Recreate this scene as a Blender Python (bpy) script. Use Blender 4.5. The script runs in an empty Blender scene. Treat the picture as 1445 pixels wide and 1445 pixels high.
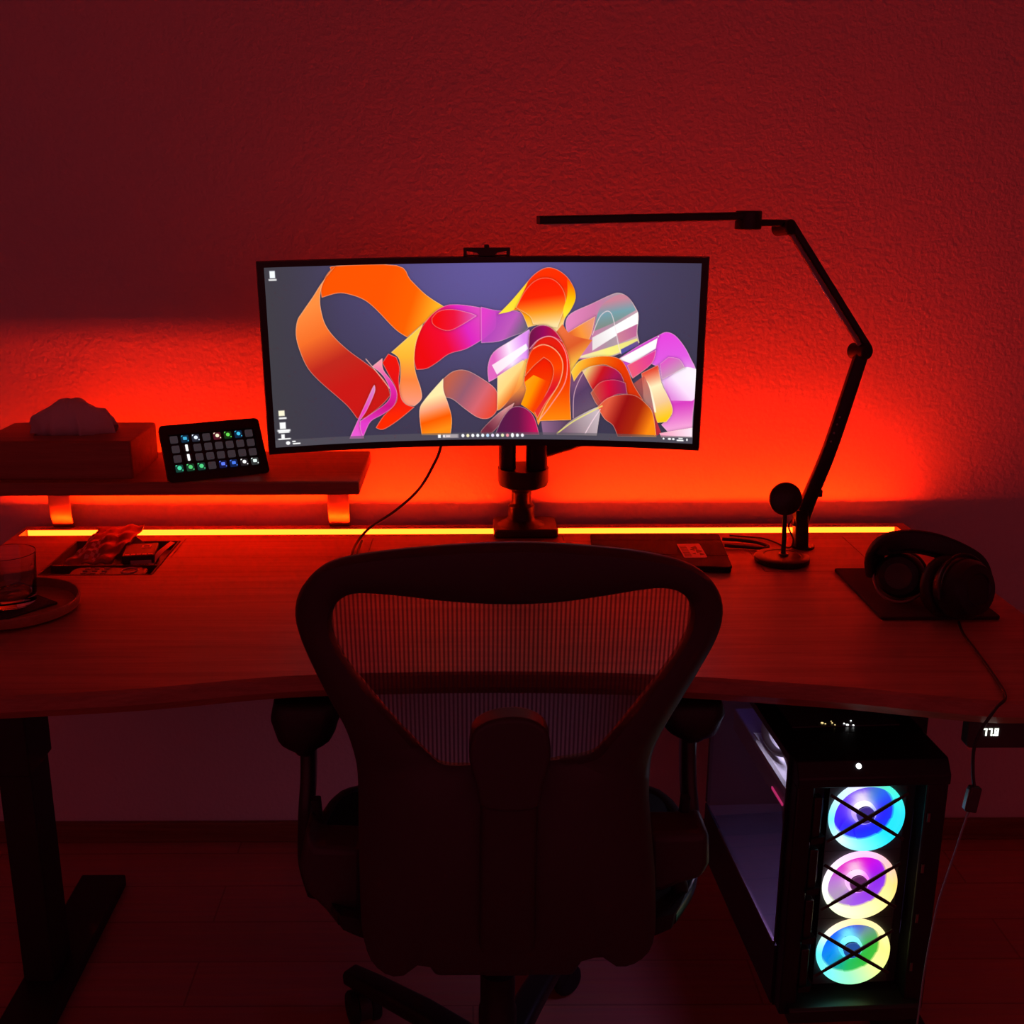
# curved monitor desk at night
PTS = {"CO":[[0.0446,1.08],[0.1064,1.0775],[0.185,1.0671],[0.2462,1.0514],[0.2847,1.0318],[0.3073,1.0052],[0.3171,0.9744],[0.3135,0.9398],[0.2966,0.8985],[0.2744,0.8519],[0.2537,0.8088],[0.2416,0.7768],[0.2373,0.7463],[0.2369,0.7086],[0.2398,0.6749],[0.2451,0.626],[0.2497,0.5818],[0.2522,0.5283],[0.2518,0.4941],[0.2447,0.4679],[0.2222,0.4509],[0.197,0.4508],[0.1763,0.4671],[0.1203,0.4563],[0.0491,0.4521],[-0.0265,0.4507],[-0.0801,0.4559],[-0.0915,0.4411],[-0.1164,0.4368],[-0.141,0.4564],[-0.1524,0.497],[-0.1547,0.5504],[-0.1546,0.6279],[-0.1532,0.7097],[-0.1539,0.7451],[-0.159,0.7779],[-0.1681,0.8104],[-0.1872,0.8538],[-0.2057,0.9009],[-0.2189,0.9427],[-0.2225,0.975],[-0.2145,1.0055],[-0.1949,1.0317],[-0.1674,1.0499],[-0.1149,1.0636],[-0.0364,1.0751]],"CI":[[-0.1735,0.9791],[-0.1642,0.9971],[-0.1413,1.0081],[-0.0891,1.0071],[-0.0296,1.0014],[0.0375,0.9981],[0.1008,0.9995],[0.1682,1.0073],[0.2244,1.014],[0.2578,1.0062],[0.2732,0.9855],[0.2734,0.9532],[0.2574,0.9145],[0.2299,0.871],[0.2026,0.8302],[0.1768,0.7938],[0.1543,0.7706],[0.099,0.7634],[0.0395,0.7578],[0.0055,0.7575],[-0.0371,0.7569],[-0.0622,0.779],[-0.0951,0.8179],[-0.1273,0.8614],[-0.1587,0.9076],[-0.1752,0.9489]],"CP":[[0.0056,0.8327],[0.0264,0.8443],[0.0553,0.8477],[0.0782,0.8424],[0.0952,0.8271],[0.0999,0.7917],[0.0907,0.7507],[0.0804,0.7182],[0.0161,0.7186],[0.0055,0.7513],[-0.0037,0.7872],[-0.0019,0.8176]],"armL":[[-0.3044,0.7252],[-0.2073,0.7248],[-0.2073,0.6975],[-0.2194,0.6673],[-0.24,0.6536],[-0.2506,0.6414],[-0.2683,0.6415],[-0.2755,0.6482],[-0.2951,0.6594],[-0.3051,0.6815]],"armR":[[0.2933,0.7226],[0.383,0.7222],[0.3852,0.7004],[0.3755,0.6757],[0.3583,0.6687],[0.3495,0.6632],[0.3335,0.6621],[0.3231,0.6688],[0.3051,0.6788],[0.2929,0.6953]],"yokeL":[[-0.2451,0.7096],[-0.2303,0.7095],[-0.2327,0.6276],[-0.2184,0.5985],[-0.1547,0.5955],[-0.1583,0.4709],[-0.1704,0.4709],[-0.2081,0.4931],[-0.2378,0.5288],[-0.2457,0.5666]],"yokeR":[[0.304,0.7296],[0.3202,0.7295],[0.3282,0.6251],[0.3328,0.6092],[0.3353,0.5693],[0.3256,0.5452],[0.2964,0.5372],[0.2707,0.5237],[0.2492,0.5238],[0.2458,0.6175],[0.314,0.6188]],"sticker":[[0.4123,2.1743],[0.4572,2.1785],[0.4565,2.0904],[0.4448,2.0728],[0.4195,2.0688]],"lamp_up":[[0.6032,1.4298],[0.6111,1.4277],[0.7706,1.2006],[0.7608,1.1961]],"lampj":[[0.5207,1.433],[0.5894,1.4186],[0.596,1.4185],[0.7576,1.1856],[0.748,1.1857],[0.6652,0.8473],[0.6666,0.8101],[0.5795,1.4276],[0.4991,1.4395],[0.1202,1.4333]]}
RIB = [([(163,1),(302,3),(333,36),(369,72),(411,100),(388,114),(360,139),(322,170),(294,150),(251,103),(224,80),(192,67),(164,63),(127,72),(126,51),(137,26),(150,10)],(268,74),(397,118),[(255,84,0),(255,96,0),(255,190,40)],1,1),([(161,2),(142,22),(128,47),(123,75),(124,100),(132,133),(151,163),(183,196),(222,227),(246,248),(270,278),(278,307),(260,327),(235,347),(213,361),(196,360),(177,332),(153,307),(113,268),(86,234),(70,193),(63,156),(68,123),(81,103),(107,69),(129,38)],(98,91),(187,279),[(255,140,62),(245,110,40),(190,40,28),(200,24,20)],1,1),([(411,98),(441,95),(486,101),(530,112),(530,149),(510,170),(486,186),(457,201),(420,211),(391,231),(366,245),(341,247),(336,221),(340,188),(351,155),(380,118)],(355,201),(518,132),[(235,10,14),(240,10,50),(220,40,190),(225,90,190)],1,1),([(380,126),(397,110),(429,106),(470,115),(486,122),(453,142),(421,156),(396,150),(382,139)],(388,122),(478,119),[(240,10,10),(235,20,60),(220,80,180)],1,1),([(360,139),(322,171),(283,204),(301,221),(303,262),(298,304),(315,330),(335,335),(352,318),(351,293),(340,255),(337,221),(343,180)],(335,163),(327,325),[(255,205,70),(255,180,50),(250,130,60),(252,150,120)],1,1),([(261,228),(276,207),(295,216),(302,241),(299,274),(303,312),(315,330),(335,337),(293,370),(258,390),(240,385),(260,356),(291,324),(291,291),(275,257)],(276,228),(280,365),[(235,20,10),(225,15,25),(255,40,0)],1,1),([(176,409),(201,358),(219,322),(235,289),(241,280),(241,298),(220,342),(203,367),(204,383),(211,410)],(237,289),(191,403),[(215,130,200),(235,60,190),(235,90,210)],1,1),([(203,367),(235,347),(269,323),(278,299),(263,261),(237,236),(262,217),(263,244),(283,274),(294,303),(286,332),(260,352),(230,368),(216,392),(209,408),(203,387)],(247,231),(225,376),[(245,150,170),(225,40,170),(205,20,130),(225,60,200)],1,1),([(405,270),(428,253),(457,250),(490,266),(529,296),(536,329),(530,354),(511,369),(486,366),(456,345),(427,321),(407,315),(404,290)],(419,277),(528,346),[(190,95,75),(150,90,110),(215,100,110),(235,70,50)],1,1),([(346,347),(361,318),(405,269),(405,298),(416,332),(424,369),(420,409),(350,407)],(361,318),(385,398),[(255,235,170),(250,160,120),(255,90,0),(255,140,20)],1,1),([(496,101),(536,110),(577,111),(601,123),(611,146),(598,160),(569,171),(537,183),(496,186)],(504,120),(590,167),[(225,60,200),(190,70,190),(200,90,190),(110,100,120)],1,0.92),([(536,119),(568,87),(596,54),(620,27),(647,12),(672,16),(696,33),(712,58),(716,83),(706,108),(691,133),(688,167),(667,171),(634,146),(606,150),(591,116),(573,110)],(628,16),(659,167),[(250,50,0),(255,40,0),(255,170,20),(255,235,190)],1,1),([(538,118),(568,87),(606,43),(592,74),(573,108)],(544,112),(604,49),[(255,230,60),(255,215,40)],0,1),([(577,104),(598,66),(620,43),(644,35),(668,41),(687,62),(694,92),(684,125),(675,150),(618,142),(609,123)],(632,45),(646,146),[(248,30,0),(250,40,0),(255,150,30),(255,225,160)],1,1),([(696,37),(712,58),(716,83),(706,108),(691,129),(688,108),(697,75)],(704,42),(698,121),[(255,90,0),(255,190,0),(255,235,60)],0,1),([(694,140),(706,117),(754,94),(798,73),(818,69),(838,79),(854,100),(863,121),(861,158),(867,183),(824,209),(784,221),(720,225),(705,209),(749,184),(700,167)],(707,129),(854,150),[(225,130,185),(205,120,165),(170,150,160),(200,160,175)],1,1),([(779,96),(814,73),(838,79),(856,108),(805,138),(761,158),(766,125)],(794,88),(805,142),[(205,130,150),(110,160,170),(120,140,130)],0,0.9),([(757,173),(805,146),(861,112),(862,139),(814,167),(758,204)],(757,167),(861,121),[(235,225,225),(255,255,255),(255,255,250)],0,1),([(814,163),(860,140),(859,168),(821,185)],(814,167),(858,150),[(205,130,150),(190,100,150)],0,1),([(716,221),(783,200),(861,173),(866,185),(824,206),(784,219)],(726,221),(855,179),[(240,225,190),(250,240,130),(235,225,130)],0,1),([(824,200),(862,179),(867,188),(826,211)],(824,200),(864,183),[(80,80,160),(110,80,140)],0,1),([(686,171),(724,146),(763,123),(755,165),(741,188),(705,211)],(700,167),(756,142),[(225,90,30),(250,150,50),(235,150,110)],1,0.95),([(821,221),(864,191),(908,166),(928,157),(949,165),(971,190),(987,218),(1000,247),(1000,304),(998,346),(998,383),(943,396),(925,377),(948,355),(947,331),(932,298),(918,265),(914,240),(895,232),(852,266)],(920,166),(967,380),[(230,70,220),(225,90,225),(235,190,240),(215,60,190),(245,160,215)],1,1),([(927,273),(970,239),(1000,241),(1001,304),(994,317),(946,318)],(945,306),(992,264),[(230,150,225),(255,235,255),(255,250,255)],0,0.9),([(916,232),(935,215),(960,219),(974,239),(922,269)],(924,224),(950,256),[(225,80,190),(190,160,170)],1,0.8),([(819,223),(904,174),(909,166),(905,196),(850,233)],(825,221),(905,182),[(255,250,255),(255,255,255)],1,1),([(840,237),(906,199),(897,232),(854,268)],(846,245),(899,220),[(240,90,120),(225,60,150)],1,1),([(874,255),(912,234),(922,277),(945,322),(950,347),(937,370),(916,373),(904,348),(884,319)],(884,249),(932,364),[(225,60,40),(255,240,190),(245,200,150),(255,200,20)],1,1),([(881,266),(896,286),(909,331),(912,348),(898,348),(881,320)],(881,278),(906,340),[(255,240,200),(255,255,240)],0,0.8),([(853,283),(880,261),(894,290),(908,348),(916,373),(926,397),(914,406),(898,348),(871,316)],(868,266),(912,381),[(200,80,70),(150,90,90),(220,40,60)],0,0.8),([(922,398),(998,381),(999,405),(926,408)],(926,401),(997,387),[(250,160,190),(255,230,245)],1,1),([(511,243),(525,208),(569,179),(609,154),(619,192),(607,225),(562,250),(537,267),(513,280)],(525,216),(602,200),[(225,100,190),(255,235,255),(225,140,240)],1,1),([(521,239),(602,188),(607,200),(533,262)],(529,241),(598,200),[(255,240,245),(255,255,255)],0,0.9),([(534,266),(595,227),(604,234),(595,280),(575,309),(546,342),(533,350)],(537,267),(579,300),[(255,225,150),(255,215,130),(240,120,40)],1,1),([(707,280),(715,255),(731,238),(744,267),(766,309),(780,333),(747,350),(714,372)],(711,267),(763,334),[(150,90,130),(90,60,100),(110,85,110)],0,0.85),([(667,167),(687,142),(708,167),(757,179),(726,225),(711,255),(704,309),(689,225)],(679,167),(718,234),[(235,110,60),(220,90,40),(250,190,70)],0,1),([(575,300),(599,225),(615,221),(620,267),(605,334),(586,338),(559,350),(546,344)],(579,267),(596,334),[(250,190,90),(245,140,60),(120,50,60)],0,0.9),([(608,183),(612,160),(630,146),(654,147),(675,163),(692,192),(704,225),(708,267),(707,309),(711,372),(637,375),(632,386),(622,359),(591,335),(602,301),(597,275),(607,234)],(626,167),(635,368),[(225,30,20),(240,30,0),(245,70,0),(255,130,10)],1,1),([(608,185),(612,160),(630,146),(654,147),(674,163),(688,184),(659,171),(631,180),(608,213)],(614,167),(671,167),[(110,20,70),(150,10,90),(190,15,60)],1,1),([(604,234),(615,204),(635,192),(660,194),(681,213),(690,246),(679,288),(650,330),(630,368),(622,351),(654,301),(667,259),(661,234),(644,221),(620,242),(599,267)],(619,204),(638,351),[(240,40,0),(250,70,0),(220,20,40),(235,50,40)],1,1),([(590,334),(602,301),(599,280),(620,263),(658,280),(646,317),(622,355),(605,344)],(600,292),(637,309),[(255,170,20),(255,150,0),(245,60,0)],0,0.9),([(496,396),(538,354),(575,330),(559,359),(521,404),(496,408)],(513,392),(555,350),[(120,40,60),(230,150,150)],1,0.9),([(528,409),(542,375),(563,346),(584,339),(606,347),(623,368),(635,409)],(542,384),(626,384),[(85,25,70),(105,20,70),(200,20,90)],1,1),([(639,376),(708,374),(716,409),(644,409)],(643,393),(711,392),[(180,120,160),(90,60,90)],0,0.7),([(709,255),(726,230),(759,219),(796,216),(825,224),(843,250),(857,283),(881,320),(841,306),(822,260),(793,238),(760,241),(735,252),(716,278)],(719,242),(853,291),[(255,200,60),(240,110,10),(235,60,0),(215,50,10)],1,1),([(735,252),(760,240),(797,240),(827,259),(842,304),(812,309),(789,338),(762,300)],(744,259),(828,300),[(235,200,120),(200,20,30),(170,20,80),(120,30,70)],1,1),([(756,305),(778,279),(811,272),(838,279),(843,306),(812,310),(789,338),(772,334)],(762,300),(836,287),[(200,90,60),(220,10,50),(150,30,90)],1,0.85),([(676,409),(706,377),(747,351),(784,333),(778,367),(773,409)],(686,401),(781,350),[(120,90,110),(190,165,170),(235,215,220)],1,0.85),([(773,339),(796,317),(829,307),(862,309),(888,328),(905,352),(915,408),(823,410),(811,383),(790,367)],(797,333),(903,373),[(225,90,60),(150,16,16),(170,40,10),(255,140,15)],1,1)]
LIN = [([(678,405),(715,376),(756,352),(784,336)],(245,235,120),3),([(745,405),(761,375),(780,344)],(255,220,230),2),([(757,167),(776,121),(800,117),(819,192),(825,210)],(250,225,230),1.5),([(619,200),(643,190),(672,204),(689,234),(682,280),(651,334),(633,376)],(255,190,140),2),([(611,200),(631,179),(659,171),(684,188),(699,225),(695,280),(663,334),(635,372)],(255,170,180),2),([(716,367),(717,309),(732,267),(744,250)],(240,190,200),1.5),([(223,218),(246,248),(276,290)],(255,190,170),2)]
import bpy, bmesh, math, random
import numpy as np
from mathutils import Vector, Matrix
random.seed(7)
C = bpy.context.scene.collection
PI = math.pi
def R(d): return math.radians(d)
def lin(c):
    c = c/255.0
    return c/12.92 if c <= .04045 else ((c+.055)/1.055)**2.4
def rgb(r, g, b): return (lin(r), lin(g), lin(b), 1)

# ------------------------------------------------------------------ materials
def new_mat(name):
    m = bpy.data.materials.new(name); m.use_nodes = True
    nt = m.node_tree
    return m, nt, nt.nodes['Principled BSDF']
def mat(name, col, rough=.5, metal=0., bump=0., bscale=200., spec=.5, coat=0.):
    m, nt, b = new_mat(name)
    b.inputs['Base Color'].default_value = (*col, 1)
    b.inputs['Roughness'].default_value = rough
    b.inputs['Metallic'].default_value = metal
    b.inputs['Specular IOR Level'].default_value = spec
    b.inputs['Coat Weight'].default_value = coat
    if bump:
        t = nt.nodes.new('ShaderNodeTexCoord'); n = nt.nodes.new('ShaderNodeTexNoise')
        n.inputs['Scale'].default_value = bscale; n.inputs['Detail'].default_value = 4
        bp = nt.nodes.new('ShaderNodeBump'); bp.inputs['Strength'].default_value = bump; bp.inputs['Distance'].default_value = .002
        nt.links.new(t.outputs['Object'], n.inputs['Vector']); nt.links.new(n.outputs['Fac'], bp.inputs['Height'])
        nt.links.new(bp.outputs['Normal'], b.inputs['Normal'])
    return m
def emit(name, col, strength):
    m, nt, b = new_mat(name)
    b.inputs['Base Color'].default_value = (.02, .02, .02, 1)
    b.inputs['Emission Color'].default_value = (*col[:3], 1)
    b.inputs['Emission Strength'].default_value = strength
    return m
def wood(name, dark, light, rough=.45, sc=1.0):
    m, nt, b = new_mat(name)
    N = nt.nodes.new; L = nt.links.new
    t = N('ShaderNodeTexCoord'); mp = N('ShaderNodeMapping')
    mp.inputs['Scale'].default_value = (1.3*sc, 26*sc, 26*sc)
    n = N('ShaderNodeTexNoise'); n.inputs['Scale'].default_value = 1.6; n.inputs['Detail'].default_value = 7; n.inputs['Roughness'].default_value = .62
    n.inputs['Distortion'].default_value = .6
    mp2 = N('ShaderNodeMapping'); mp2.inputs['Scale'].default_value = (4*sc, 180*sc, 180*sc)
    n2 = N('ShaderNodeTexNoise'); n2.inputs['Scale'].default_value = 2; n2.inputs['Detail'].default_value = 3
    mx = N('ShaderNodeMath'); mx.operation = 'MULTIPLY_ADD'; mx.inputs[1].default_value = .35
    cr = N('ShaderNodeValToRGB')
    cr.color_ramp.elements[0].position = .42; cr.color_ramp.elements[0].color = (*dark, 1)
    cr.color_ramp.elements[1].position = .88; cr.color_ramp.elements[1].color = (*light, 1)
    L(t.outputs['Object'], mp.inputs['Vector']); L(mp.outputs[0], n.inputs['Vector'])
    L(t.outputs['Object'], mp2.inputs['Vector']); L(mp2.outputs[0], n2.inputs['Vector'])
    L(n2.outputs['Fac'], mx.inputs[0]); L(n.outputs['Fac'], mx.inputs[2]); L(mx.outputs[0], cr.inputs['Fac'])
    L(cr.outputs['Color'], b.inputs['Base Color'])
    b.inputs['Roughness'].default_value = rough
    bp = N('ShaderNodeBump'); bp.inputs['Strength'].default_value = .12; bp.inputs['Distance'].default_value = .001
    L(n2.outputs['Fac'], bp.inputs['Height']); L(bp.outputs['Normal'], b.inputs['Normal'])
    return m
def plaster():
    m, nt, b = new_mat('plaster')
    N = nt.nodes.new; L = nt.links.new
    t = N('ShaderNodeTexCoord')
    n = N('ShaderNodeTexNoise'); n.inputs['Scale'].default_value = 95; n.inputs['Detail'].default_value = 5; n.inputs['Roughness'].default_value = .55
    n2 = N('ShaderNodeTexNoise'); n2.inputs['Scale'].default_value = 9; n2.inputs['Detail'].default_value = 3
    ad = N('ShaderNodeMath'); ad.operation = 'MULTIPLY_ADD'; ad.inputs[1].default_value = .5
    bp = N('ShaderNodeBump'); bp.inputs['Strength'].default_value = .55; bp.inputs['Distance'].default_value = .004
    for q in (n, n2): L(t.outputs['Object'], q.inputs['Vector'])
    L(n2.outputs['Fac'], ad.inputs[0]); L(n.outputs['Fac'], ad.inputs[2]); L(ad.outputs[0], bp.inputs['Height'])
    L(bp.outputs['Normal'], b.inputs['Normal'])
    b.inputs['Base Color'].default_value = (.74, .69, .65, 1); b.inputs['Roughness'].default_value = .95
    b.inputs['Specular IOR Level'].default_value = .1
    return m
def floor_mat():
    m, nt, b = new_mat('floor_planks')
    N = nt.nodes.new; L = nt.links.new
    t = N('ShaderNodeTexCoord'); br = N('ShaderNodeTexBrick')
    br.inputs['Scale'].default_value = 1; br.inputs['Brick Width'].default_value = 1.1; br.inputs['Row Height'].default_value = .13
    br.inputs['Mortar Size'].default_value = .002; br.inputs['Color1'].default_value = (.60, .22, .17, 1); br.inputs['Color2'].default_value = (.68, .26, .20, 1)
    br.inputs['Mortar'].default_value = (.42, .16, .12, 1)
    mp = N('ShaderNodeMapping'); mp.inputs['Scale'].default_value = (2, 40, 1)
    n = N('ShaderNodeTexNoise'); n.inputs['Scale'].default_value = 2; n.inputs['Detail'].default_value = 6
    mx = N('ShaderNodeMix'); mx.data_type = 'RGBA'; mx.blend_type = 'MULTIPLY'; mx.inputs[0].default_value = .45
    L(t.outputs['Object'], br.inputs['Vector']); L(t.outputs['Object'], mp.inputs['Vector']); L(mp.outputs[0], n.inputs['Vector'])
    L(br.outputs['Color'], mx.inputs[6]); L(n.outputs['Color'], mx.inputs[7]); L(mx.outputs[2], b.inputs['Base Color'])
    b.inputs['Roughness'].default_value = .38
    return m
def glass_pane(name, tint, gloss=.08, rough=.03):
    m, nt, b = new_mat(name)
    N = nt.nodes.new; L = nt.links.new
    nt.nodes.remove(b)
    tr = N('ShaderNodeBsdfTransparent'); tr.inputs['Color'].default_value = (*tint, 1)
    gl = N('ShaderNodeBsdfGlossy'); gl.inputs['Roughness'].default_value = rough; gl.inputs['Color'].default_value = (.9, .9, .9, 1)
    lw = N('ShaderNodeLayerWeight'); lw.inputs['Blend'].default_value = .5
    pw = N('ShaderNodeMath'); pw.operation = 'POWER'; pw.inputs[1].default_value = 5
    fr = N('ShaderNodeMath'); fr.operation = 'MULTIPLY_ADD'; fr.inputs[1].default_value = .9; fr.inputs[2].default_value = .04
    L(lw.outputs['Facing'], pw.inputs[0]); L(pw.outputs[0], fr.inputs[0])
    mx = N('ShaderNodeMixShader')
    L(fr.outputs[0], mx.inputs[0]); L(tr.outputs[0], mx.inputs[1]); L(gl.outputs[0], mx.inputs[2])
    L(mx.outputs[0], nt.nodes['Material Output'].inputs['Surface'])
    return m
def mesh_fabric():
    m, nt, b = new_mat('mesh_weave')
    N = nt.nodes.new; L = nt.links.new
    t = N('ShaderNodeTexCoord'); sx = N('ShaderNodeSeparateXYZ')
    mu = N('ShaderNodeMath'); mu.operation = 'MULTIPLY'; mu.inputs[1].default_value = 2*PI/.0056
    si = N('ShaderNodeMath'); si.operation = 'SINE'
    gt = N('ShaderNodeMapRange'); gt.inputs['From Min'].default_value = -.55; gt.inputs['From Max'].default_value = .35
    gt.inputs['To Min'].default_value = .22; gt.inputs['To Max'].default_value = .74
    tr = N('ShaderNodeBsdfTransparent'); mx = N('ShaderNodeMixShader')
    b.inputs['Base Color'].default_value = (.05, .042, .042, 1); b.inputs['Roughness'].default_value = .8
    L(t.outputs['Object'], sx.inputs[0]); L(sx.outputs['X'], mu.inputs[0]); L(mu.outputs[0], si.inputs[0]); L(si.outputs[0], gt.inputs['Value'])
    L(gt.outputs['Result'], mx.inputs[0]); L(b.outputs[0], mx.inputs[1]); L(tr.outputs[0], mx.inputs[2])
    L(mx.outputs[0], nt.nodes['Material Output'].inputs['Surface'])
    return m
def attr_emit(name, strength, gloss=False):
    m, nt, b = new_mat(name)
    a = nt.nodes.new('ShaderNodeAttribute'); a.attribute_name = 'paint'
    b.inputs['Base Color'].default_value = (.01, .01, .01, 1); b.inputs['Roughness'].default_value = .45
    nt.links.new(a.outputs['Color'], b.inputs['Emission Color'])
    b.inputs['Emission Strength'].default_value = strength
    return m

M = dict(
    plaster=plaster(), floor=floor_mat(),
    skirting=wood('skirting_wood', (.16, .06, .03), (.30, .12, .06), .5),
    oak=wood('desk_wood', (.30, .105, .065), (.54, .21, .13), .42),
    shelfwood=wood('shelf_wood', (.26, .09, .04), (.46, .17, .075), .45, 1.3),
    boxwood=wood('box_wood', (.27, .09, .04), (.44, .15, .07), .5, 1.8),
    traywood=wood('tray_wood', (.28, .11, .05), (.44, .18, .09), .5, 1.6),
    groove=mat('groove_dark', (.05, .02, .012), .8),
    black=mat('black_plastic', (.042, .036, .036), .5),
    satin=mat('satin_black', (.02, .018, .018), .3),
    black_metal=mat('black_metal', (.022, .02, .02), .38, .3),
    frame_metal=mat('powder_black', (.012, .011, .011), .6, bump=.1, bscale=600),
    grey_metal=mat('brushed_metal', (.30, .25, .23), .42, 1.),
    alu=mat('aluminium_liner', (.30, .29, .28), .6),
    rubber=mat('rubber', (.01, .01, .01), .7),
    inlay=mat('inlay_plastic', (.10, .045, .035), .5),
    remote=mat('remote_shell', (.05, .04, .04), .4),
    grille=mat('grille_dark', (.075, .06, .06), .55, bump=.5, bscale=1500),
    fan_frame=mat('fan_frame', (.035, .035, .042), .5),
    felt=mat('felt_black', (.03, .022, .022), .95, bump=.5, bscale=900),
    leather=mat('leather_black', (.012, .011, .011), .5, bump=.3, bscale=500),
    tissue=mat('tissue_paper', (.72, .68, .66), .95),
    cloth=mat('seat_weave', (.014, .013, .013), .8, bump=.4, bscale=700),
    cable=mat('cable_black', (.02, .018, .018), .5),
    lightgrey=mat('grey_plastic', (.30, .28, .28), .5),
    white=mat('white_paint', (.8, .8, .82), .5),
    pcblack=mat('case_steel', (.014, .014, .018), .4, .2),
    pcgrey=mat('card_grey', (.10, .095, .11), .45, .3),
    lid=mat('laptop_lid', (.018, .015, .015), .75, spec=.2),
    print_dark=mat('print_dark', (.06, .025, .02), .5),
    print_light=mat('print_light', (.80, .42, .36), .45),
    foil=mat('pouch_foil', (.38, .14, .10), .28, .4),
    foil2=mat('pouch_print', (.75, .5, .45), .4),
    slate=mat('slate', (.035, .025, .024), .8, bump=.5, bscale=300),
    key=mat('key_dark', (.06, .055, .06), .3),
    diffuser=mat('lamp_diffuser', (.75, .7, .66), .5),
    mirror=mat('streak_mirror', (.9, .86, .84), .16, 1.),
    meshfab=mesh_fabric(),
    pane=glass_pane('tinted_glass', (.86, .84, .88)),
    smoked=glass_pane('clear_front', (.85, .85, .88)),
    digit=emit('digit_white', (.92, .97, .86), 2.2),
    led_glint_white=emit('status_and_glint_white', (1, 1, 1), 3),
    glintgold=emit('glint_gold', (1, .75, .3), 1.2),
    magenta=emit('magenta_line', (1, .05, .25), .9),
    whitebar=emit('white_light_bar', (.80, .72, 1.0), 17),
    bluebar=emit('blue_light_bar', (.12, .10, 1.0), 1.2),
    violetfill=emit('violet_fill', (.58, .36, 1.0), 6.5),
    tape=emit('led_tape', (1.0, .014, .0003), 400),
    glow=emit('strip_glow', (1.0, .047, .0030), 17),
    screen=attr_emit('screen_picture', 1.05),
    paintlit=attr_emit('lit_plastic', 1.0),
)
def glass_solid():
    m, nt, b = new_mat('clear_glass')
    b.inputs['Base Color'].default_value = (1, 1, 1, 1); b.inputs['Roughness'].default_value = .0
    b.inputs['Transmission Weight'].default_value = 1; b.inputs['IOR'].default_value = 1.5
    return m
M['glass'] = glass_solid()

# ------------------------------------------------------------------ helpers
WORLD = {}
def obj(name, bm, m, parent=None, smooth=True, ang=40, bevel=0, seg=2, mats=None):
    me = bpy.data.meshes.new(name)
    bmesh.ops.recalc_face_normals(bm, faces=bm.faces)
    bm.to_mesh(me); bm.free()
    o = bpy.data.objects.new(name, me); C.objects.link(o)
    for k in (mats or [m]): me.materials.append(M[k] if isinstance(k, str) else k)
    if smooth:
        me.shade_smooth(); me.set_sharp_from_angle(angle=R(ang))
    if parent is not None:
        o.parent = parent
        if parent.name in WORLD: o.location = -WORLD[parent.name]
    if bevel:
        md = o.modifiers.new('bevel', 'BEVEL'); md.width = bevel; md.segments = seg; md.limit_method = 'ANGLE'; md.angle_limit = R(35)
    return o
def tag(o, label, cat, group=None, kind=None):
    o['label'] = label; o['category'] = cat
    if group: o['group'] = group
    if kind: o['kind'] = kind
    return o
def thing(name, label, cat, loc=(0, 0, 0), rotz=0, local=False, group=None):
    o = bpy.data.objects.new(name, None); C.objects.link(o)
    o.location = loc; o.rotation_euler = (0, 0, rotz); o.empty_display_size = .05
    tag(o, label, cat, group)
    if not local: WORLD[o.name] = Vector(loc)
    return o
def struct(name, bm, m, **k):
    o = obj(name, bm, m, **k); o['kind'] = 'structure'; return o
def bx(x0, x1, y0, y1, z0, z1, bm=None, mx=None):
    bm = bm or bmesh.new()
    v = [bm.verts.new((x, y, z)) for z in (z0, z1) for x, y in ((x0, y0), (x1, y0), (x1, y1), (x0, y1))]
    if mx is not None:
        for q in v: q.co = mx @ q.co
    for f in ((3, 2, 1, 0), (4, 5, 6, 7), (0, 1, 5, 4), (1, 2, 6, 5), (2, 3, 7, 6), (3, 0, 4, 7)): bm.faces.new([v[i] for i in f])
    return bm
def cat(pts, n=6, closed=False):
    P = [Vector(p) for p in pts]; out = []
    k = len(P); rng = range(k if closed else k-1)
    for i in rng:
        if closed: a, b, c, d = P[i-1], P[i], P[(i+1) % k], P[(i+2) % k]
        else: a, b, c, d = P[max(i-1, 0)], P[i], P[i+1], P[min(i+2, k-1)]
        for j in range(n):
            t = j/n
            out.append(.5*((2*b)+(c-a)*t+(2*a-5*b+4*c-d)*t*t+(3*b-a-3*c+d)*t*t*t))
    if not closed: out.append(P[-1])
    return out
def sweep(pts, section, bm=None, upv=None, closed=False, taper=None):
    """section: list of (a,b) in the plane across the path; a along side, b along up."""
    bm = bm or bmesh.new(); P = [Vector(p) for p in pts]; n = len(P); rings = []; prev = None
    for i, p in enumerate(P):
        if closed: t = (P[(i+1) % n]-P[i-1]).normalized()
        else: t = (P[min(i+1, n-1)]-P[max(i-1, 0)]).normalized()
        if upv is not None: up = Vector(upv)
        elif prev is None: up = Vector((0, 0, 1)) if abs(t.z) < .9 else Vector((0, 1, 0))
        else: up = prev
        side = t.cross(up)
        if side.length < 1e-6: side = t.orthogonal()
        side.normalize(); up2 = side.cross(t).normalized(); prev = up2
        s = taper(i/(n-1)) if taper else 1
        rings.append([bm.verts.new(p+side*a*s+up2*b*s) for a, b in section])
    k = len(section)
    for i in range(n if closed else n-1):
        A, B = rings[i], rings[(i+1) % n]
        for j in range(k): bm.faces.new((A[j], A[(j+1) % k], B[(j+1) % k], B[j]))
    if not closed:
        bm.faces.new(rings[0][::-1]); bm.faces.new(rings[-1])
    return bm
def circ(r, n=10, ry=None): return [(r*math.cos(2*PI*i/n), (ry or r)*math.sin(2*PI*i/n)) for i in range(n)]
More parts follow.
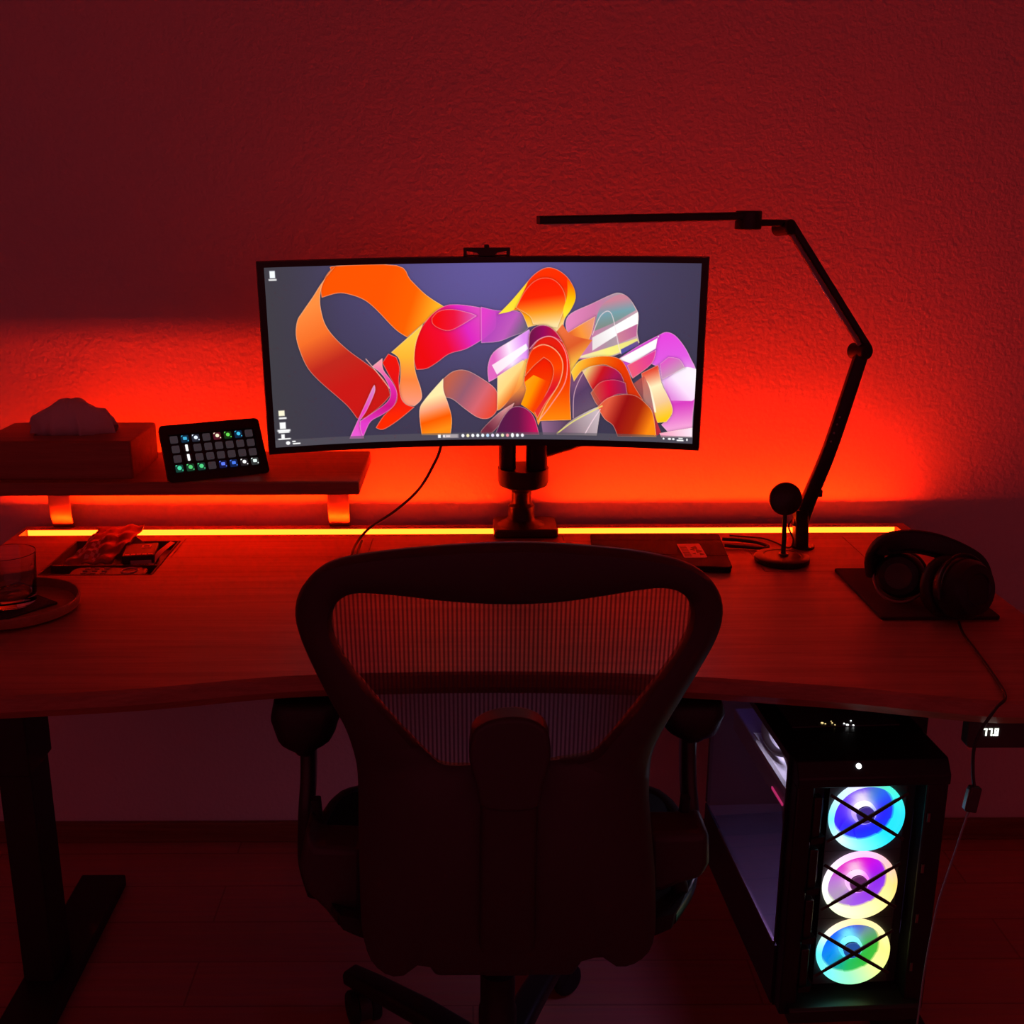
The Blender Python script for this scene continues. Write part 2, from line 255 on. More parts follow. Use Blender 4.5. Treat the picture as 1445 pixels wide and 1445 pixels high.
def rrect(w, h, r=.003, n=3):
    out = []
    for cx, cy, a0 in ((w/2-r, h/2-r, 0), (-w/2+r, h/2-r, 90), (-w/2+r, -h/2+r, 180), (w/2-r, -h/2+r, 270)):
        for i in range(n+1):
            a = R(a0+90*i/n); out.append((cx+r*math.cos(a), cy+r*math.sin(a)))
    return out
def tube(pts, r, n=10, bm=None, **k): return sweep(pts, circ(r, n), bm, **k)
def lathe(profile, seg=40, bm=None, mx=None):
    bm = bm or bmesh.new(); rings = []
    for r, z in profile:
        if r < 1e-6: rings.append([bm.verts.new((0, 0, z))])
        else: rings.append([bm.verts.new((r*math.cos(2*PI*i/seg), r*math.sin(2*PI*i/seg), z)) for i in range(seg)])
    new = [v for q in rings for v in q]
    for A, B in zip(rings, rings[1:]):
        for i in range(seg):
            j = (i+1) % seg
            if len(A) == 1 and len(B) == 1: continue
            if len(A) == 1: bm.faces.new((A[0], B[i], B[j]))
            elif len(B) == 1: bm.faces.new((A[i], A[j], B[0]))
            else: bm.faces.new((A[i], A[j], B[j], B[i]))
    if mx is not None:
        for v in new: v.co = mx @ v.co
    return bm
def disc(r, h, mx=None, seg=40, ch=.002, bm=None):
    return lathe([(0, 0), (r-ch, 0), (r, ch), (r, h-ch), (r-ch, h), (0, h)], seg, bm, mx)
def prism(poly, a0, a1, axis='y', bm=None, mx=None):
    bm = bm or bmesh.new()
    def co(p, a): return {'y': (p[0], a, p[1]), 'z': (p[0], p[1], a), 'x': (a, p[0], p[1])}[axis]
    A = [bm.verts.new(co(p, a0)) for p in poly]; B = [bm.verts.new(co(p, a1)) for p in poly]
    n = len(poly)
    for i in range(n): bm.faces.new((A[i], A[(i+1) % n], B[(i+1) % n], B[i]))
    bm.faces.new(A[::-1]); bm.faces.new(B)
    if mx is not None:
        for v in A+B: v.co = mx @ v.co
    return bm
def frame_mx(origin, zdir, xhint=(1, 0, 0)):
    z = Vector(zdir).normalized(); x = Vector(xhint); x = (x-z*x.dot(z)).normalized(); y = z.cross(x)
    return Matrix.Translation(Vector(origin)) @ Matrix((x, y, z)).transposed().to_4x4()
def rpoly(x0, x1, y0, y1, r, n=5):
    return [((x0+x1)/2+a, (y0+y1)/2+b) for a, b in rrect(x1-x0, y1-y0, r, n)]

# ------------------------------------------------------------------ the room
TZ = .79                                   # desk top height
struct('wall_back', bx(-2.6, 2.6, 2.40, 2.48, 0, 2.6), 'plaster', smooth=False)
struct('floor', bx(-2.6, 2.6, -1.2, 2.48, -.06, 0), 'floor', smooth=False)
struct('ceiling', bx(-2.6, 2.6, -1.2, 2.48, 2.55, 2.63), 'plaster', smooth=False)
struct('wall_left', bx(-2.68, -2.6, -1.2, 2.48, 0, 2.63), 'plaster', smooth=False)
struct('wall_right', bx(2.6, 2.68, -1.2, 2.48, 0, 2.63), 'plaster', smooth=False)
bb = bx(-2.6, 2.6, 2.386, 2.40, 0, .052)
struct('baseboard_back', bb, 'skirting', bevel=.003)

# ------------------------------------------------------------------ desk
DX0, DX1, DYB = -.972, .943, 2.372
front = cat([(-.972, 1.462), (-.82, 1.478), (-.676, 1.494), (-.48, 1.519), (-.29, 1.559), (-.12, 1.572), (.026, 1.575), (.18, 1.570), (.33, 1.553), (.45, 1.532), (.55, 1.513), (.642, 1.489), (.733, 1.468), (.80, 1.465), (.87, 1.466), (.943, 1.466)], 4)
front = [(p.x, p.y) for p in [Vector((q[0], q[1], 0)) for q in front]] if False else [(q[0], q[1]) for q in [tuple(v) for v in front]]
desk = thing('standing_desk', 'wooden sit-stand desk with curved front edge and black steel legs', 'desk', (0, 1.95, 0))
def desk_top():
    bm = bmesh.new()
    loops = []
    for dz, ins in ((0, .004), (-.004, 0), (-.024, 0), (-.040, .014)):
        pts = []
        n = len(front)
        for i, (x, y) in enumerate(front): pts.append((min(max(x, DX0+ins), DX1-ins), y+ins))
        pts += [(DX1-ins, DYB-ins), (DX0+ins, DYB-ins)]
        loops.append([bm.verts.new((x, y, TZ+dz)) for x, y in pts])
    k = len(loops[0])
    for A, B in zip(loops, loops[1:]):
        for i in range(k): bm.faces.new((A[i], A[(i+1) % k], B[(i+1) % k], B[i]))
    bm.faces.new(loops[0]); bm.faces.new(loops[-1][::-1])
    top = obj('tabletop', bm, 'oak', None, ang=30)
    cb = bmesh.new()
    prism(rpoly(-.824, -.604, 2.036, 2.258, .006), TZ-.021, TZ+.02, 'z', cb)          # organiser recess
    bx(-.958, .915, 2.298, 2.345, TZ-.0325, TZ+.02, cb)                               # light channel
    def groove(x0, x1, y0, y1, w=.0016, d=.003):
        for a in ((x0, x1, y0, y0+w), (x0, x1, y1-w, y1), (x0, x0+w, y0+w, y1-w), (x1-w, x1, y0+w, y1-w)):
            bx(a[0], a[1], a[2], a[3], TZ-d, TZ+.02, cb)
    groove(-.598, -.205, 2.143, 2.272); groove(.190, .252, 2.245, 2.283); groove(.557, .776, 2.042, 2.268)
    bmesh.ops.recalc_face_normals(cb, faces=cb.faces)
    me = bpy.data.meshes.new('cut'); cb.to_mesh(me); cb.free()
    cut = bpy.data.objects.new('cut', me); C.objects.link(cut); me.materials.append(M['groove'])
    md = top.modifiers.new('b', 'BOOLEAN'); md.operation = 'DIFFERENCE'; md.object = cut; md.solver = 'EXACT'; md.use_self = True
    dg = bpy.context.evaluated_depsgraph_get()
    nm = bpy.data.meshes.new_from_object(top.evaluated_get(dg))
    top.modifiers.clear(); top.data = nm; nm.name = 'tabletop'
    bpy.data.objects.remove(cut)
    nm.materials.clear(); nm.materials.append(M['oak'])
    for p in nm.polygons: p.material_index = 0
    nm.shade_smooth(); nm.set_sharp_from_angle(angle=R(30))
    top.parent = desk; top.location = -WORLD[desk.name]
    return top
desk_top()
for s, x0, x1 in ((0, -.862, -.802), (1, .742, .802)):
    xo = (x0-.012, x1+.004) if s == 0 else (x0-.004, x1+.012)
    lg = obj('leg', bx(x0, x1, 1.855, 1.945, .028, .60), 'frame_metal', desk, bevel=.003)
    obj('leg_sleeve', bx(xo[0]-.004, xo[1], 1.845, 1.955, .47, .735), 'frame_metal', lg, bevel=.003)
    obj('foot', bx(x0-.008, x1+.03 if s == 0 else x1+.02, 1.56, 2.215, 0, .028), 'frame_metal', desk, bevel=.004)
    obj('crossbar', bx(x0-.01, x1+.01, 1.62, 2.2, .728, .750), 'frame_metal', desk, bevel=.002)
obj('rail', bx(-.80, .74, 1.875, 1.935, .705, .748), 'frame_metal', desk, bevel=.002)
cp = obj('control_panel', prism(rpoly(.7165, .865, .7045, .75, .007), 1.492, 1.512), 'black', desk, bevel=.0015)
# digits of the height read-out, raised segments
def seg7(ch, x, z, w, h, t, bm):
    S = {'7': 'abc', '8': 'abcdefg'}[ch]
    y0, y1 = 1.4908, 1.4925
    q = dict(a=(x, x+w, z+h-t, z+h), g=(x, x+w, z+h/2-t/2, z+h/2+t/2), d=(x, x+w, z, z+t), b=(x+w-t, x+w, z+h/2, z+h), c=(x+w-t, x+w, z, z+h/2), f=(x, x+t, z+h/2, z+h), e=(x, x+t, z, z+h/2))
    for s in S: bx(q[s][0], q[s][1], y0, y1, q[s][2], q[s][3], bm)
dbm = bmesh.new()
seg7('7', .7385, .7245, .0052, .0115, .0017, dbm); seg7('7', .7462, .7245, .0052, .0115, .0017, dbm); seg7('8', .7548, .7245, .0055, .0115, .0018, dbm)
bx(.7526, .7542, 1.4908, 1.4925, .7245, .7262, dbm)
obj('height_readout', dbm, 'digit', cp, smooth=False)['label'] = 'white lit height digits'

# ------------------------------------------------------------------ LED strip in its channel
led = thing('light_strip', 'glowing amber LED strip set in a channel along the back of the desk', 'light strip', (-.02, 2.32, TZ-.03))
cbm = bmesh.new()
ch = [(2.2985, TZ-.0005), (2.2985, TZ-.032), (2.3445, TZ-.032), (2.3445, TZ-.0005), (2.3425, TZ-.0005), (2.3425, TZ-.0300), (2.3005, TZ-.0300), (2.3005, TZ-.0005)]
prism(ch, -.957, .914, 'x', cbm)
obj('channel', cbm, 'alu', led, smooth=False)
obj('diffuser', bx(-.955, .911, 2.3405, 2.3424, TZ-.0150, TZ-.0012), 'glow', led, smooth=False)
obj('led_tape', bx(-.95, .907, 2.3012, 2.3092, TZ-.0298, TZ-.0280), 'tape', led, smooth=False)

# ------------------------------------------------------------------ shelf
SZ = .961
sh = thing('desk_shelf', 'long dark wooden riser shelf on two bent metal brackets at the back of the desk', 'shelf', (-.6, 2.2, TZ))
obj('board', bx(-1.0, -.2115, 2.076, 2.343, SZ-.0265, SZ), 'shelfwood', sh, bevel=.004, seg=3)
for xc in (-.883, -.285):
    b = sweep(cat([(xc, 2.3635, TZ+.001), (xc, 2.358, TZ+.010), (xc, 2.3505, TZ+.030), (xc, 2.3475, TZ+.055), (xc, 2.349, TZ+.09), (xc, 2.350, TZ+.118), (xc, 2.342, TZ+.138), (xc, 2.315, TZ+.1425)], 5), rrect(.046, .004, .0015), upv=(0, -1, 0.001))
    obj('bracket', b, 'grey_metal', sh)

# ------------------------------------------------------------------ tissue box + tissue
def tissue_box():
    t = thing('tissue_box', 'square wooden tissue box standing on the riser shelf', 'tissue box', (-.79, 2.2, SZ))
    bm = bmesh.new(); x0, x1, y0, y1, z0, z1 = -.936, -.645, 2.103, 2.288, SZ+.0005, 1.035
    cx, cy = -.79, 2.195
    outer = rpoly(x0, x1, y0, y1, .006, 4); n = 48
    # body walls
    A = [bm.verts.new((x, y, z0)) for x, y in outer]; B = [bm.verts.new((x, y, z1-.003)) for x, y in outer]
    T = [bm.verts.new((cx+(x-cx)*.985, cy+(y-cy)*.98, z1)) for x, y in outer]
    k = len(outer)
    H = []; H2 = []
    for x, y in outer:
        a = math.atan2((y-cy)/.05, (x-cx)/.09)
        H.append(bm.verts.new((cx+.086*math.cos(a), cy+.05*math.sin(a), z1))); H2.append(bm.verts.new((cx+.086*math.cos(a), cy+.05*math.sin(a), z1-.03)))
    for P, Q in ((A, B), (B, T), (T, H), (H, H2)):
        for i in range(k): bm.faces.new((P[i], P[(i+1) % k], Q[(i+1) % k], Q[i]))
    bm.faces.new(A[::-1]); bm.faces.new(H2)
    obj('box', bm, 'boxwood', t, ang=30)
    # tissue
    bm = bmesh.new(); nu, nv = 60, 18
    prof = [(0, .22), (.06, .48), (.2, .72), (.36, .95), (.47, 1.0), (.50, .955), (.55, 1.0), (.66, .86), (.8, .72), (.9, .66), (.97, .45), (1, .2)]
    def ph(t_):
        for (a, p), (b, q) in zip(prof, prof[1:]):
            if t_ <= b: return p+(q-p)*(t_-a)/(b-a)
        return prof[-1][1]
    rows = []
    for j in range(nv+1):
        v = j/nv; row = []
        for i in range(nu+1):
            u = i/nu; x = -.866+.168*u; w = .036*math.sin(PI*min(max(u, .06), .94))**.5
            a = PI*v; s = math.sin(a)**.55 if 0 < v < 1 else 0
            h = ph(u)*.066
            fold = .16*math.sin(u*21+v*4)+.12*math.sin(u*9-v*6+1)+.09*math.sin(u*41+5*v)
            y = 2.195-w*math.cos(a)*(1+.9*fold)
            row.append(bm.verts.new((x+.004*math.sin(v*9+u*14), y+.004*fold*10*s, 1.036-.012*(1-s)+h*s*(1+.55*fold*math.cos(a)))))
        rows.append(row)
    for a, b in zip(rows, rows[1:]):
        for i in range(nu): bm.faces.new((a[i], a[i+1], b[i+1], b[i]))
    o = obj('tissue', bm, 'tissue', None, ang=60)
    md = o.modifiers.new('thick', 'SOLIDIFY'); md.thickness = .0008
    tag(o, 'crumpled paper tissue sticking out of the wooden tissue box', 'tissue')
tissue_box()

# ------------------------------------------------------------------ macro keypad
def keypad():
    BL = Vector((-.5668, 2.0645, SZ+.0012)); BR = Vector((-.3911, 2.1459, SZ+.0012))
    ex = (BR-BL).normalized(); w = (BR-BL).length; n = Vector((-ex.y, ex.x, 0))
    a = R(53); uz = n*math.cos(a)+Vector((0, 0, 1))*math.sin(a); nn = uz.cross(ex)*-1   # outward (towards viewer)
    nn = ex.cross(uz)
    mx = Matrix.Translation(BL) @ Matrix((ex, uz, nn)).transposed().to_4x4()
    t = thing('macro_keypad', 'black macro keypad with small lit icon keys leaning on the riser shelf', 'keypad', BL)
    h = .120
    bm = bmesh.new(); P = rpoly(0, w, 0, h, .008, 5)
    vs = [[bm.verts.new(mx @ Vector((x, max(y, .0098) if z < 0 else y, z))) for x, y in P] for z in (-.012, 0)]
    # rim raised around the key field
    ix0, ix1, iy0, iy1 = .014, w-.014, .018, h-.021
    Q = [(min(max(x, ix0), ix1), min(max(y, iy0), iy1)) for x, y in P]
    vs.append([bm.verts.new(mx @ Vector((x, y, 0))) for x, y in Q]); vs.append([bm.verts.new(mx @ Vector((x, y, -.003))) for x, y in Q])
    k = len(P)
    for A, B in zip(vs, vs[1:]):
        for i in range(k):
            f = [A[i], A[(i+1) % k], B[(i+1) % k], B[i]]
            f = list(dict.fromkeys(f))
            bm.faces.new(f)
    bm.faces.new(vs[0][::-1]); bm.faces.new(vs[-1])
    bmesh.ops.remove_doubles(bm, verts=bm.verts, dist=1e-6)
    body = obj('body', bm, 'satin', t, ang=30)
    # a wedge stand behind
    sb = bmesh.new()
    prism([(.0125, -.0125), (.060, -.0125), (.043, -.055)], .03, w-.03, 'x', sb, mx)
    obj('stand', sb, 'black', t, ang=30)
    icons = {}
    for c, r, col, kind in ((1, 3, (60, 170, 210), 'sq'), (2, 3, (230, 240, 255), 'dot'), (4, 3, (240, 235, 200), 'dot'), (5, 3, (100, 215, 80), 'dot'), (6, 3, (60, 190, 230), 'dot'),
                            (1, 2, (255, 255, 255), 'bar'), (1, 1, (255, 255, 255), 'bar'),
                            (0, 0, (70, 215, 160), 'ring'), (1, 0, (80, 200, 110), 'ring'), (2, 0, (80, 210, 130), 'ring'), (4, 0, (90, 120, 240), 'sq'), (5, 0, (70, 120, 235), 'sq'), (6, 0, (245, 245, 245), 'dot'), (7, 0, (225, 240, 235), 'sq')):
        icons[(c, r)] = (col, kind)
    tint = {(4, 3): (90, 20, 40), (5, 3): (20, 50, 20), (6, 3): (10, 40, 70), (1, 3): (10, 45, 70), (2, 3): (40, 45, 60), (0, 0): (20, 70, 60), (1, 0): (20, 60, 40), (2, 0): (20, 60, 50), (4, 0): (20, 25, 70), (5, 0): (15, 35, 80), (6, 0): (35, 30, 35), (7, 0): (50, 55, 55)}
    emats = {}
    def em(c, s):
        key = (c, s)
        if key not in emats: emats[key] = emit('key_icon', rgb(*c), s)
        return emats[key]
    px, py = (ix1-ix0)/8, (iy1-iy0)/4
    for r in range(4):
        for c in range(8):
            cx = ix0+px*(c+.5); cy = iy0+py*(r+.5); kw = .0142; kh = .0140
            bm = bmesh.new()
            P = rpoly(cx-kw/2, cx+kw/2, cy-kh/2, cy+kh/2, .0018, 3)
            rings = [[bm.verts.new(mx @ Vector((cx+(x-cx)*s, cy+(y-cy)*s, z))) for x, y in P] for s, z in ((1, -.003), (1, .0002), (.93, .0010), (.8, .0006))]
            k = len(P)
            for A, B in zip(rings, rings[1:]):
                for i in range(k): bm.faces.new((A[i], A[(i+1) % k], B[(i+1) % k], B[i]))
            bm.faces.new(rings[-1])
            lit = (c, r) in icons
            kb = 'key'
            if lit and (c, r) in tint: kb = em(tint[(c, r)], .8)
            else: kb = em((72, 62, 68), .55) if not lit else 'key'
            o = obj('key', bm, kb, t, ang=35)
            if lit:
                col, kind = icons[(c, r)]; ib = bmesh.new(); z0, z1 = .0006, .0014
                if kind == 'bar': prism(rpoly(cx-.0023, cx+.0023, cy-.0068, cy+.0068, .001), z0, z1, 'z', ib, mx)
                elif kind == 'sq': prism(rpoly(cx-.0036, cx+.0036, cy-.0030, cy+.0030, .001), z0, z1, 'z', ib, mx)
                elif kind == 'dot': prism([(cx+.0036*math.cos(q*PI/8), cy+.0036*math.sin(q*PI/8)) for q in range(16)], z0, z1, 'z', ib, mx)
                else:
                    prism([(cx+.0040*math.cos(q*PI/8), cy+.0040*math.sin(q*PI/8)) for q in range(16)], z0, z1, 'z', ib, mx)
                if kind != 'bar':   # the little corner marks on each lit tile
                    prism([(cx-.0064, cy+.0062), (cx-.0030, cy+.0062), (cx-.0064, cy+.0032)], z0, z1-.0003, 'z', ib, mx)
                    prism(rpoly(cx+.0044, cx+.0062, cy-.0062, cy-.0040, .0005), z0, z1-.0003, 'z', ib, mx)
                e = obj('icon', ib, em(col, 1.1), o, smooth=False)
keypad()

# ------------------------------------------------------------------ monitor
def monitor():
    XC, YC, ZB, RAD, HW, HH = .0245, 2.154, 1.012, 1.62, .4115, .359
    t = thing('curved_monitor', 'wide curved black monitor showing orange and magenta ribbon wallpaper', 'monitor', (XC, YC, 1.02), 0, True)
    t.rotation_euler = (R(2.6), R(-.35), R(-.2))
    def P(u, v, d):            # u -1..1 across, v 0..1 up, d depth behind the front face
        a = u*HW/RAD; r = RAD+d
        return Vector((r*math.sin(a), r*math.cos(a)-RAD, (ZB-1.02)+v*HH))
    def slab(u0, u1, v0, v1, d0, d1, nu=48, bm=None):
        bm = bm or bmesh.new(); f = []
        for d in (d0, d1): f.append([[bm.verts.new(P(u0+(u1-u0)*i/nu, v, d)) for i in range(nu+1)] for v in (v0, v1)])
        for i in range(nu):
            bm.faces.new((f[0][0][i], f[0][0][i+1], f[0][1][i+1], f[0][1][i])); bm.faces.new((f[1][0][i+1], f[1][0][i], f[1][1][i], f[1][1][i+1]))
            bm.faces.new((f[0][1][i], f[0][1][i+1], f[1][1][i+1], f[1][1][i])); bm.faces.new((f[0][0][i+1], f[0][0][i], f[1][0][i], f[1][0][i+1]))
        for i in (0, nu): bm.faces.new((f[0][0][i], f[0][1][i], f[1][1][i], f[1][0][i]))
        return bm
    obj('housing', slab(-1, 1, 0, 1, .003, .022), 'black', t, ang=30, bevel=.002)
    bw = .0125/HW; bt = .0105/HH; bb_ = .0125/HH
    bm = slab(-1, 1, 1-bt, 1, 0, .003); slab(-1, 1, 0, bb_, 0, .003, bm=bm); slab(-1, -1+bw, bb_, 1-bt, 0, .003, 2, bm); slab(1-bw, 1, bb_, 1-bt, 0, .003, 2, bm)
    obj('bezel', bm, 'satin', t, ang=30)
    obj('rear_bulge', slab(-.42, .42, .18, .86, .022, .045, 16), 'black', t, ang=30, bevel=.006)
    # --- picture painted vertex by vertex
    W_, H_ = 920, 388
    U_, V_ = np.meshgrid(np.linspace(0, 1000, W_), np.linspace(0, 420, H_))     # V from top
    f = np.vectorize(lin)
    def L3(c): return np.array([lin(q) for q in c])
    def blend(a, b, t_): return a+(b-a)*t_[..., None]
    topmid = np.exp(-((U_-520)/330)**2)*np.exp(-(V_/260)**2)
    img = blend(np.zeros((H_, W_, 3))+np.array([58, 54, 74.]), np.zeros((H_, W_, 3))+np.array([96, 86, 152.]), topmid)
    edge = np.clip((170-U_)/170, 0, 1); img = blend(img, np.zeros_like(img)+np.array([62, 62, 66.]), edge*.8)
    def sm(poly, n=4, closed=True):
        Q = [Vector((x, y, 0)) for x, y in poly]; k = len(Q)
        if not closed: return np.array([(p[0], p[1]) for p in cat(Q, n)])
        cor = [i for i in range(k) if (Q[i]-Q[i-1]).length > 0 and (Q[(i+1) % k]-Q[i]).length > 0 and (Q[i]-Q[i-1]).angle(Q[(i+1) % k]-Q[i]) > R(48)]
        if not cor: return np.array([(p[0], p[1]) for p in cat(Q, n, True)])
        out = []
        for a, b in zip(cor, cor[1:]+[cor[0]+k]):
            seg_ = [Q[j % k] for j in range(a, b+1)]
            out += [(p[0], p[1]) for p in cat(seg_, n)][:-1]
        return np.array(out)
    def dist(poly, X, Y, closed=True):
        d2 = np.full(X.shape, 1e9); ins = np.zeros(X.shape, bool); n = len(poly)
        for i in range(n if closed else n-1):
            (x1, y1), (x2, y2) = poly[i], poly[(i+1) % n]
            dx, dy = x2-x1, y2-y1; L2 = dx*dx+dy*dy+1e-9
            s = np.clip(((X-x1)*dx+(Y-y1)*dy)/L2, 0, 1)
            d2 = np.minimum(d2, (X-x1-s*dx)**2+(Y-y1-s*dy)**2)
            if closed and y1 != y2: ins ^= ((y1 > Y) != (y2 > Y)) & (X < dx*(Y-y1)/(y2-y1)+x1)
        return np.sqrt(d2), ins
    def box_of(poly, pad):
        x0, y0 = poly.min(0)-pad; x1, y1 = poly.max(0)+pad
        i0 = int(np.clip(x0/1000*(W_-1), 0, W_-1)); i1 = int(np.clip(x1/1000*(W_-1)+2, 1, W_)); j0 = int(np.clip(y0/420*(H_-1), 0, H_-1)); j1 = int(np.clip(y1/420*(H_-1)+2, 1, H_))
        return slice(j0, j1), slice(i0, i1)
    def ramp(cols, t_):
        k = len(cols)-1; out = np.zeros(t_.shape+(3,)); q = np.clip(t_, 0, 1)*k
        for i in range(k):
            m_ = (q >= i) & (q <= i+1); w = (q-i)[..., None]
            out = np.where(m_[..., None], np.array(cols[i], float)*(1-w)+np.array(cols[i+1], float)*w, out)
        return out
    for pts, g0, g1, cols, ed, al in RIB:
        poly = sm(pts); s = box_of(poly, 4); X, Y = U_[s], V_[s]
        d, ins = dist(poly, X, Y); sd = np.where(ins, d, -d); a = np.clip(sd/1.1+.5, 0, 1)*al
        gx, gy = g1[0]-g0[0], g1[1]-g0[1]
        col = ramp(cols, ((X-g0[0])*gx+(Y-g0[1])*gy)/(gx*gx+gy*gy))
        if ed: col = blend(col, np.zeros_like(col)+np.array([255, 228, 212.]), np.exp(-(np.maximum(sd, 0)/1.15)**2)*.6)
        sh_ = np.clip(np.exp(-np.maximum(-sd, 0)/2.2)*.22*(~ins), 0, 1) if ed else 0*a
        img[s] = img[s]*(1-sh_)[..., None]
        img[s] = blend(img[s], col, a)
    for pts, c, w in LIN:
        poly = sm(pts, 6, False); s = box_of(poly, 5); d, _ = dist(poly, U_[s], V_[s], False)
        img[s] = blend(img[s], np.zeros_like(img[s])+np.array(c, float), np.clip(w/2+.6-d, 0, 1)*.8)
    # task bar, desktop icons
    tb = np.clip((V_-402.5)/1.2, 0, 1)
    img = blend(img, img*.42+np.array([52, 50, 54.]), tb)
    def blob(u, v, ru, rv, c=(250, 250, 250), sq=False):
        q = np.maximum(np.abs(U_-u)/ru, np.abs(V_-v)/rv) if sq else np.sqrt(((U_-u)/ru)**2+((V_-v)/rv)**2)
        nonlocal img
        img = blend(img, np.zeros_like(img)+np.array(c, float), np.clip((1.15-q)/.3, 0, 1))
    blob(393, 411, 3.4, 4, (250, 250, 250), True)
    blob(420, 411, 19, 4.6, (170, 160, 165), True); blob(404, 411, 2.5, 3, (250, 240, 240)); blob(414, 411, 5, 1.8, (240, 220, 220), True)
    for i, c in enumerate([(250, 250, 255), (250, 240, 190), (255, 255, 255), (245, 250, 255), (240, 250, 255), (190, 225, 255), (235, 225, 250), (245, 245, 255), (230, 235, 190), (245, 150, 160), (255, 255, 255), (240, 245, 250), (245, 245, 250)]):
        blob(450+i*12.0, 410.5, 3.6, 4.2 if i != 10 else 5.4, c)
    blob(30, 411, 5, 4.5); blob(44, 408, 4, 1.4, sq=True); blob(50, 413.5, 9, 1.5, sq=True)
    for u, w in ((932, 2), (946, 4), (955, 3)): blob(u, 411, w, 2.4)
    blob(972, 408.5, 5, 1.4, sq=True); blob(971, 413.5, 8, 1.5, sq=True); blob(987, 411, 2, 3)
    blob(18, 16, 6, 8, (245, 250, 255), True); blob(18, 28, 9, 2, (225, 225, 225), True)
    blob(19, 338, 7, 6.5, (250, 245, 215), True); blob(21, 350, 9, 2, (235, 235, 235), True)
    blob(20, 368, 7, 8, (250, 250, 250), True); blob(22, 380, 15, 2.4, (245, 245, 245), True); blob(22, 384, 13, 1.8, (235, 235, 235), True)
    blob(19, 395, 4, 6, (250, 250, 250), True); blob(22, 400.5, 15, 1.8, (240, 240, 240), True)
    img = np.clip(img, 0, 255)/255.0
    li = np.where(img <= .04045, img/12.92, ((img+.055)/1.055)**2.4)
    uu = -1+bw+(2-2*bw)*U_/1000; vv = (1-bt)-(1-bt-bb_)*V_/420
    a = uu*HW/RAD; r = RAD+.0022
    co = np.stack([r*np.sin(a), r*np.cos(a)-RAD, (ZB-1.02)+vv*HH], -1).reshape(-1, 3)
    idx = np.arange(W_*H_).reshape(H_, W_)
    quads = np.stack([idx[:-1, :-1], idx[1:, :-1], idx[1:, 1:], idx[:-1, 1:]], -1).reshape(-1, 4)
    me = bpy.data.meshes.new('screen')
    me.vertices.add(len(co)); me.vertices.foreach_set('co', co.astype(np.float32).ravel())
    me.loops.add(quads.size); me.loops.foreach_set('vertex_index', quads.astype(np.int32).ravel())
    me.polygons.add(len(quads)); me.polygons.foreach_set('loop_start', np.arange(0, quads.size, 4, dtype=np.int32)); me.polygons.foreach_set('loop_total', np.full(len(quads), 4, np.int32))
    me.update(); me.validate()
    at = me.color_attributes.new('paint', 'FLOAT_COLOR', 'POINT')
    at.data.foreach_set('color', np.concatenate([li.reshape(-1, 3), np.ones((W_*H_, 1))], 1).astype(np.float32).ravel())
    me.materials.append(M['screen'])
    o = bpy.data.objects.new('screen', me); C.objects.link(o); o.parent = t
    o['label'] = 'lit screen with orange, red and magenta ribbons, icons and task bar'
monitor()

# bracket clipped on the monitor's top edge
t = thing('clip_bracket', 'small black two-footed bracket clipped on the top edge of the curved monitor', 'bracket', (.0305, 2.16, 1.373))
obj('bar', prism([(-.0125, 1.3725), (-.0065, 1.3725), (-.0065, 1.381), (.012, 1.378), (.018, 1.3725), (.044, 1.3725), (.050, 1.378), (.0675, 1.381), (.0675, 1.3725), (.0735, 1.3725), (.0735, 1.3865), (-.0125, 1.3865)], 2.145, 2.165), 'black', t, ang=30)
obj('knob', prism(rpoly(.026, .035, 1.3865, 1.392, .002), 2.148, 2.162), 'black', t)
obj('foot', bx(-.0125, .0735, 2.164, 2.188, 1.366, 1.3725), 'black', t)

# monitor arm
t = thing('monitor_mount', 'black spring-arm monitor mount on a square clamp base behind the chair', 'monitor mount', (.113, 2.31, TZ))
obj('clamp_base', prism(rpoly(.047, .182, 2.262, 2.37, .014), TZ+.0005, TZ+.019, 'z'), 'black_metal', t, bevel=.004, seg=3)
zp = Matrix.Translation(Vector((.1055, 2.31, 0)))
obj('post', lathe([(0, TZ+.019), (.05, TZ+.019), (.032, TZ+.028), (.0275, TZ+.034), (.0275, TZ+.060), (.0205, TZ+.066), (.0205, TZ+.090), (.0165, TZ+.094), (.0165, TZ+.116), (0, TZ+.116)], 40, None, zp), 'black_metal', t)
obj('hub', lathe([(0, .895), (.035, .895), (.050, .902), (.0525, .91), (.0525, .938), (0, .938)], 40, None, Matrix.Translation(Vector((.108, 2.285, 0)))), 'black_metal', t)
ub = prism(rpoly(.0575, .092, 2.262, 2.305, .012), .938, 1.10, 'z'); obj('upright', ub, 'black_metal', t)
ub = prism(rpoly(.1135, .157, 2.258, 2.31, .014), .938, 1.10, 'z'); obj('upright', ub, 'black_metal', t)
obj('spring_arm', sweep([(.15, 2.285, .985), (.20, 2.285, 1.0), (.30, 2.28, 1.040), (.36, 2.275, 1.075)], rrect(.036, .050, .008), upv=(0, 0, 1)), 'black_metal', t)
obj('elbow', lathe([(0, 1.02), (.032, 1.02), (.034, 1.03), (.034, 1.14), (0, 1.15)], 32, None, Matrix.Translation(Vector((.365, 2.272, 0)))), 'black_metal', t)
obj('reach_arm', sweep([(.365, 2.272, 1.125), (.2, 2.285, 1.15), (.04, 2.275, 1.175)], rrect(.036, .04, .008), upv=(0, 0, 1)), 'black_metal', t)
obj('mount_plate', bx(-.025, .075, 2.205, 2.29, 1.135, 1.235), 'black_metal', t, bevel=.003)

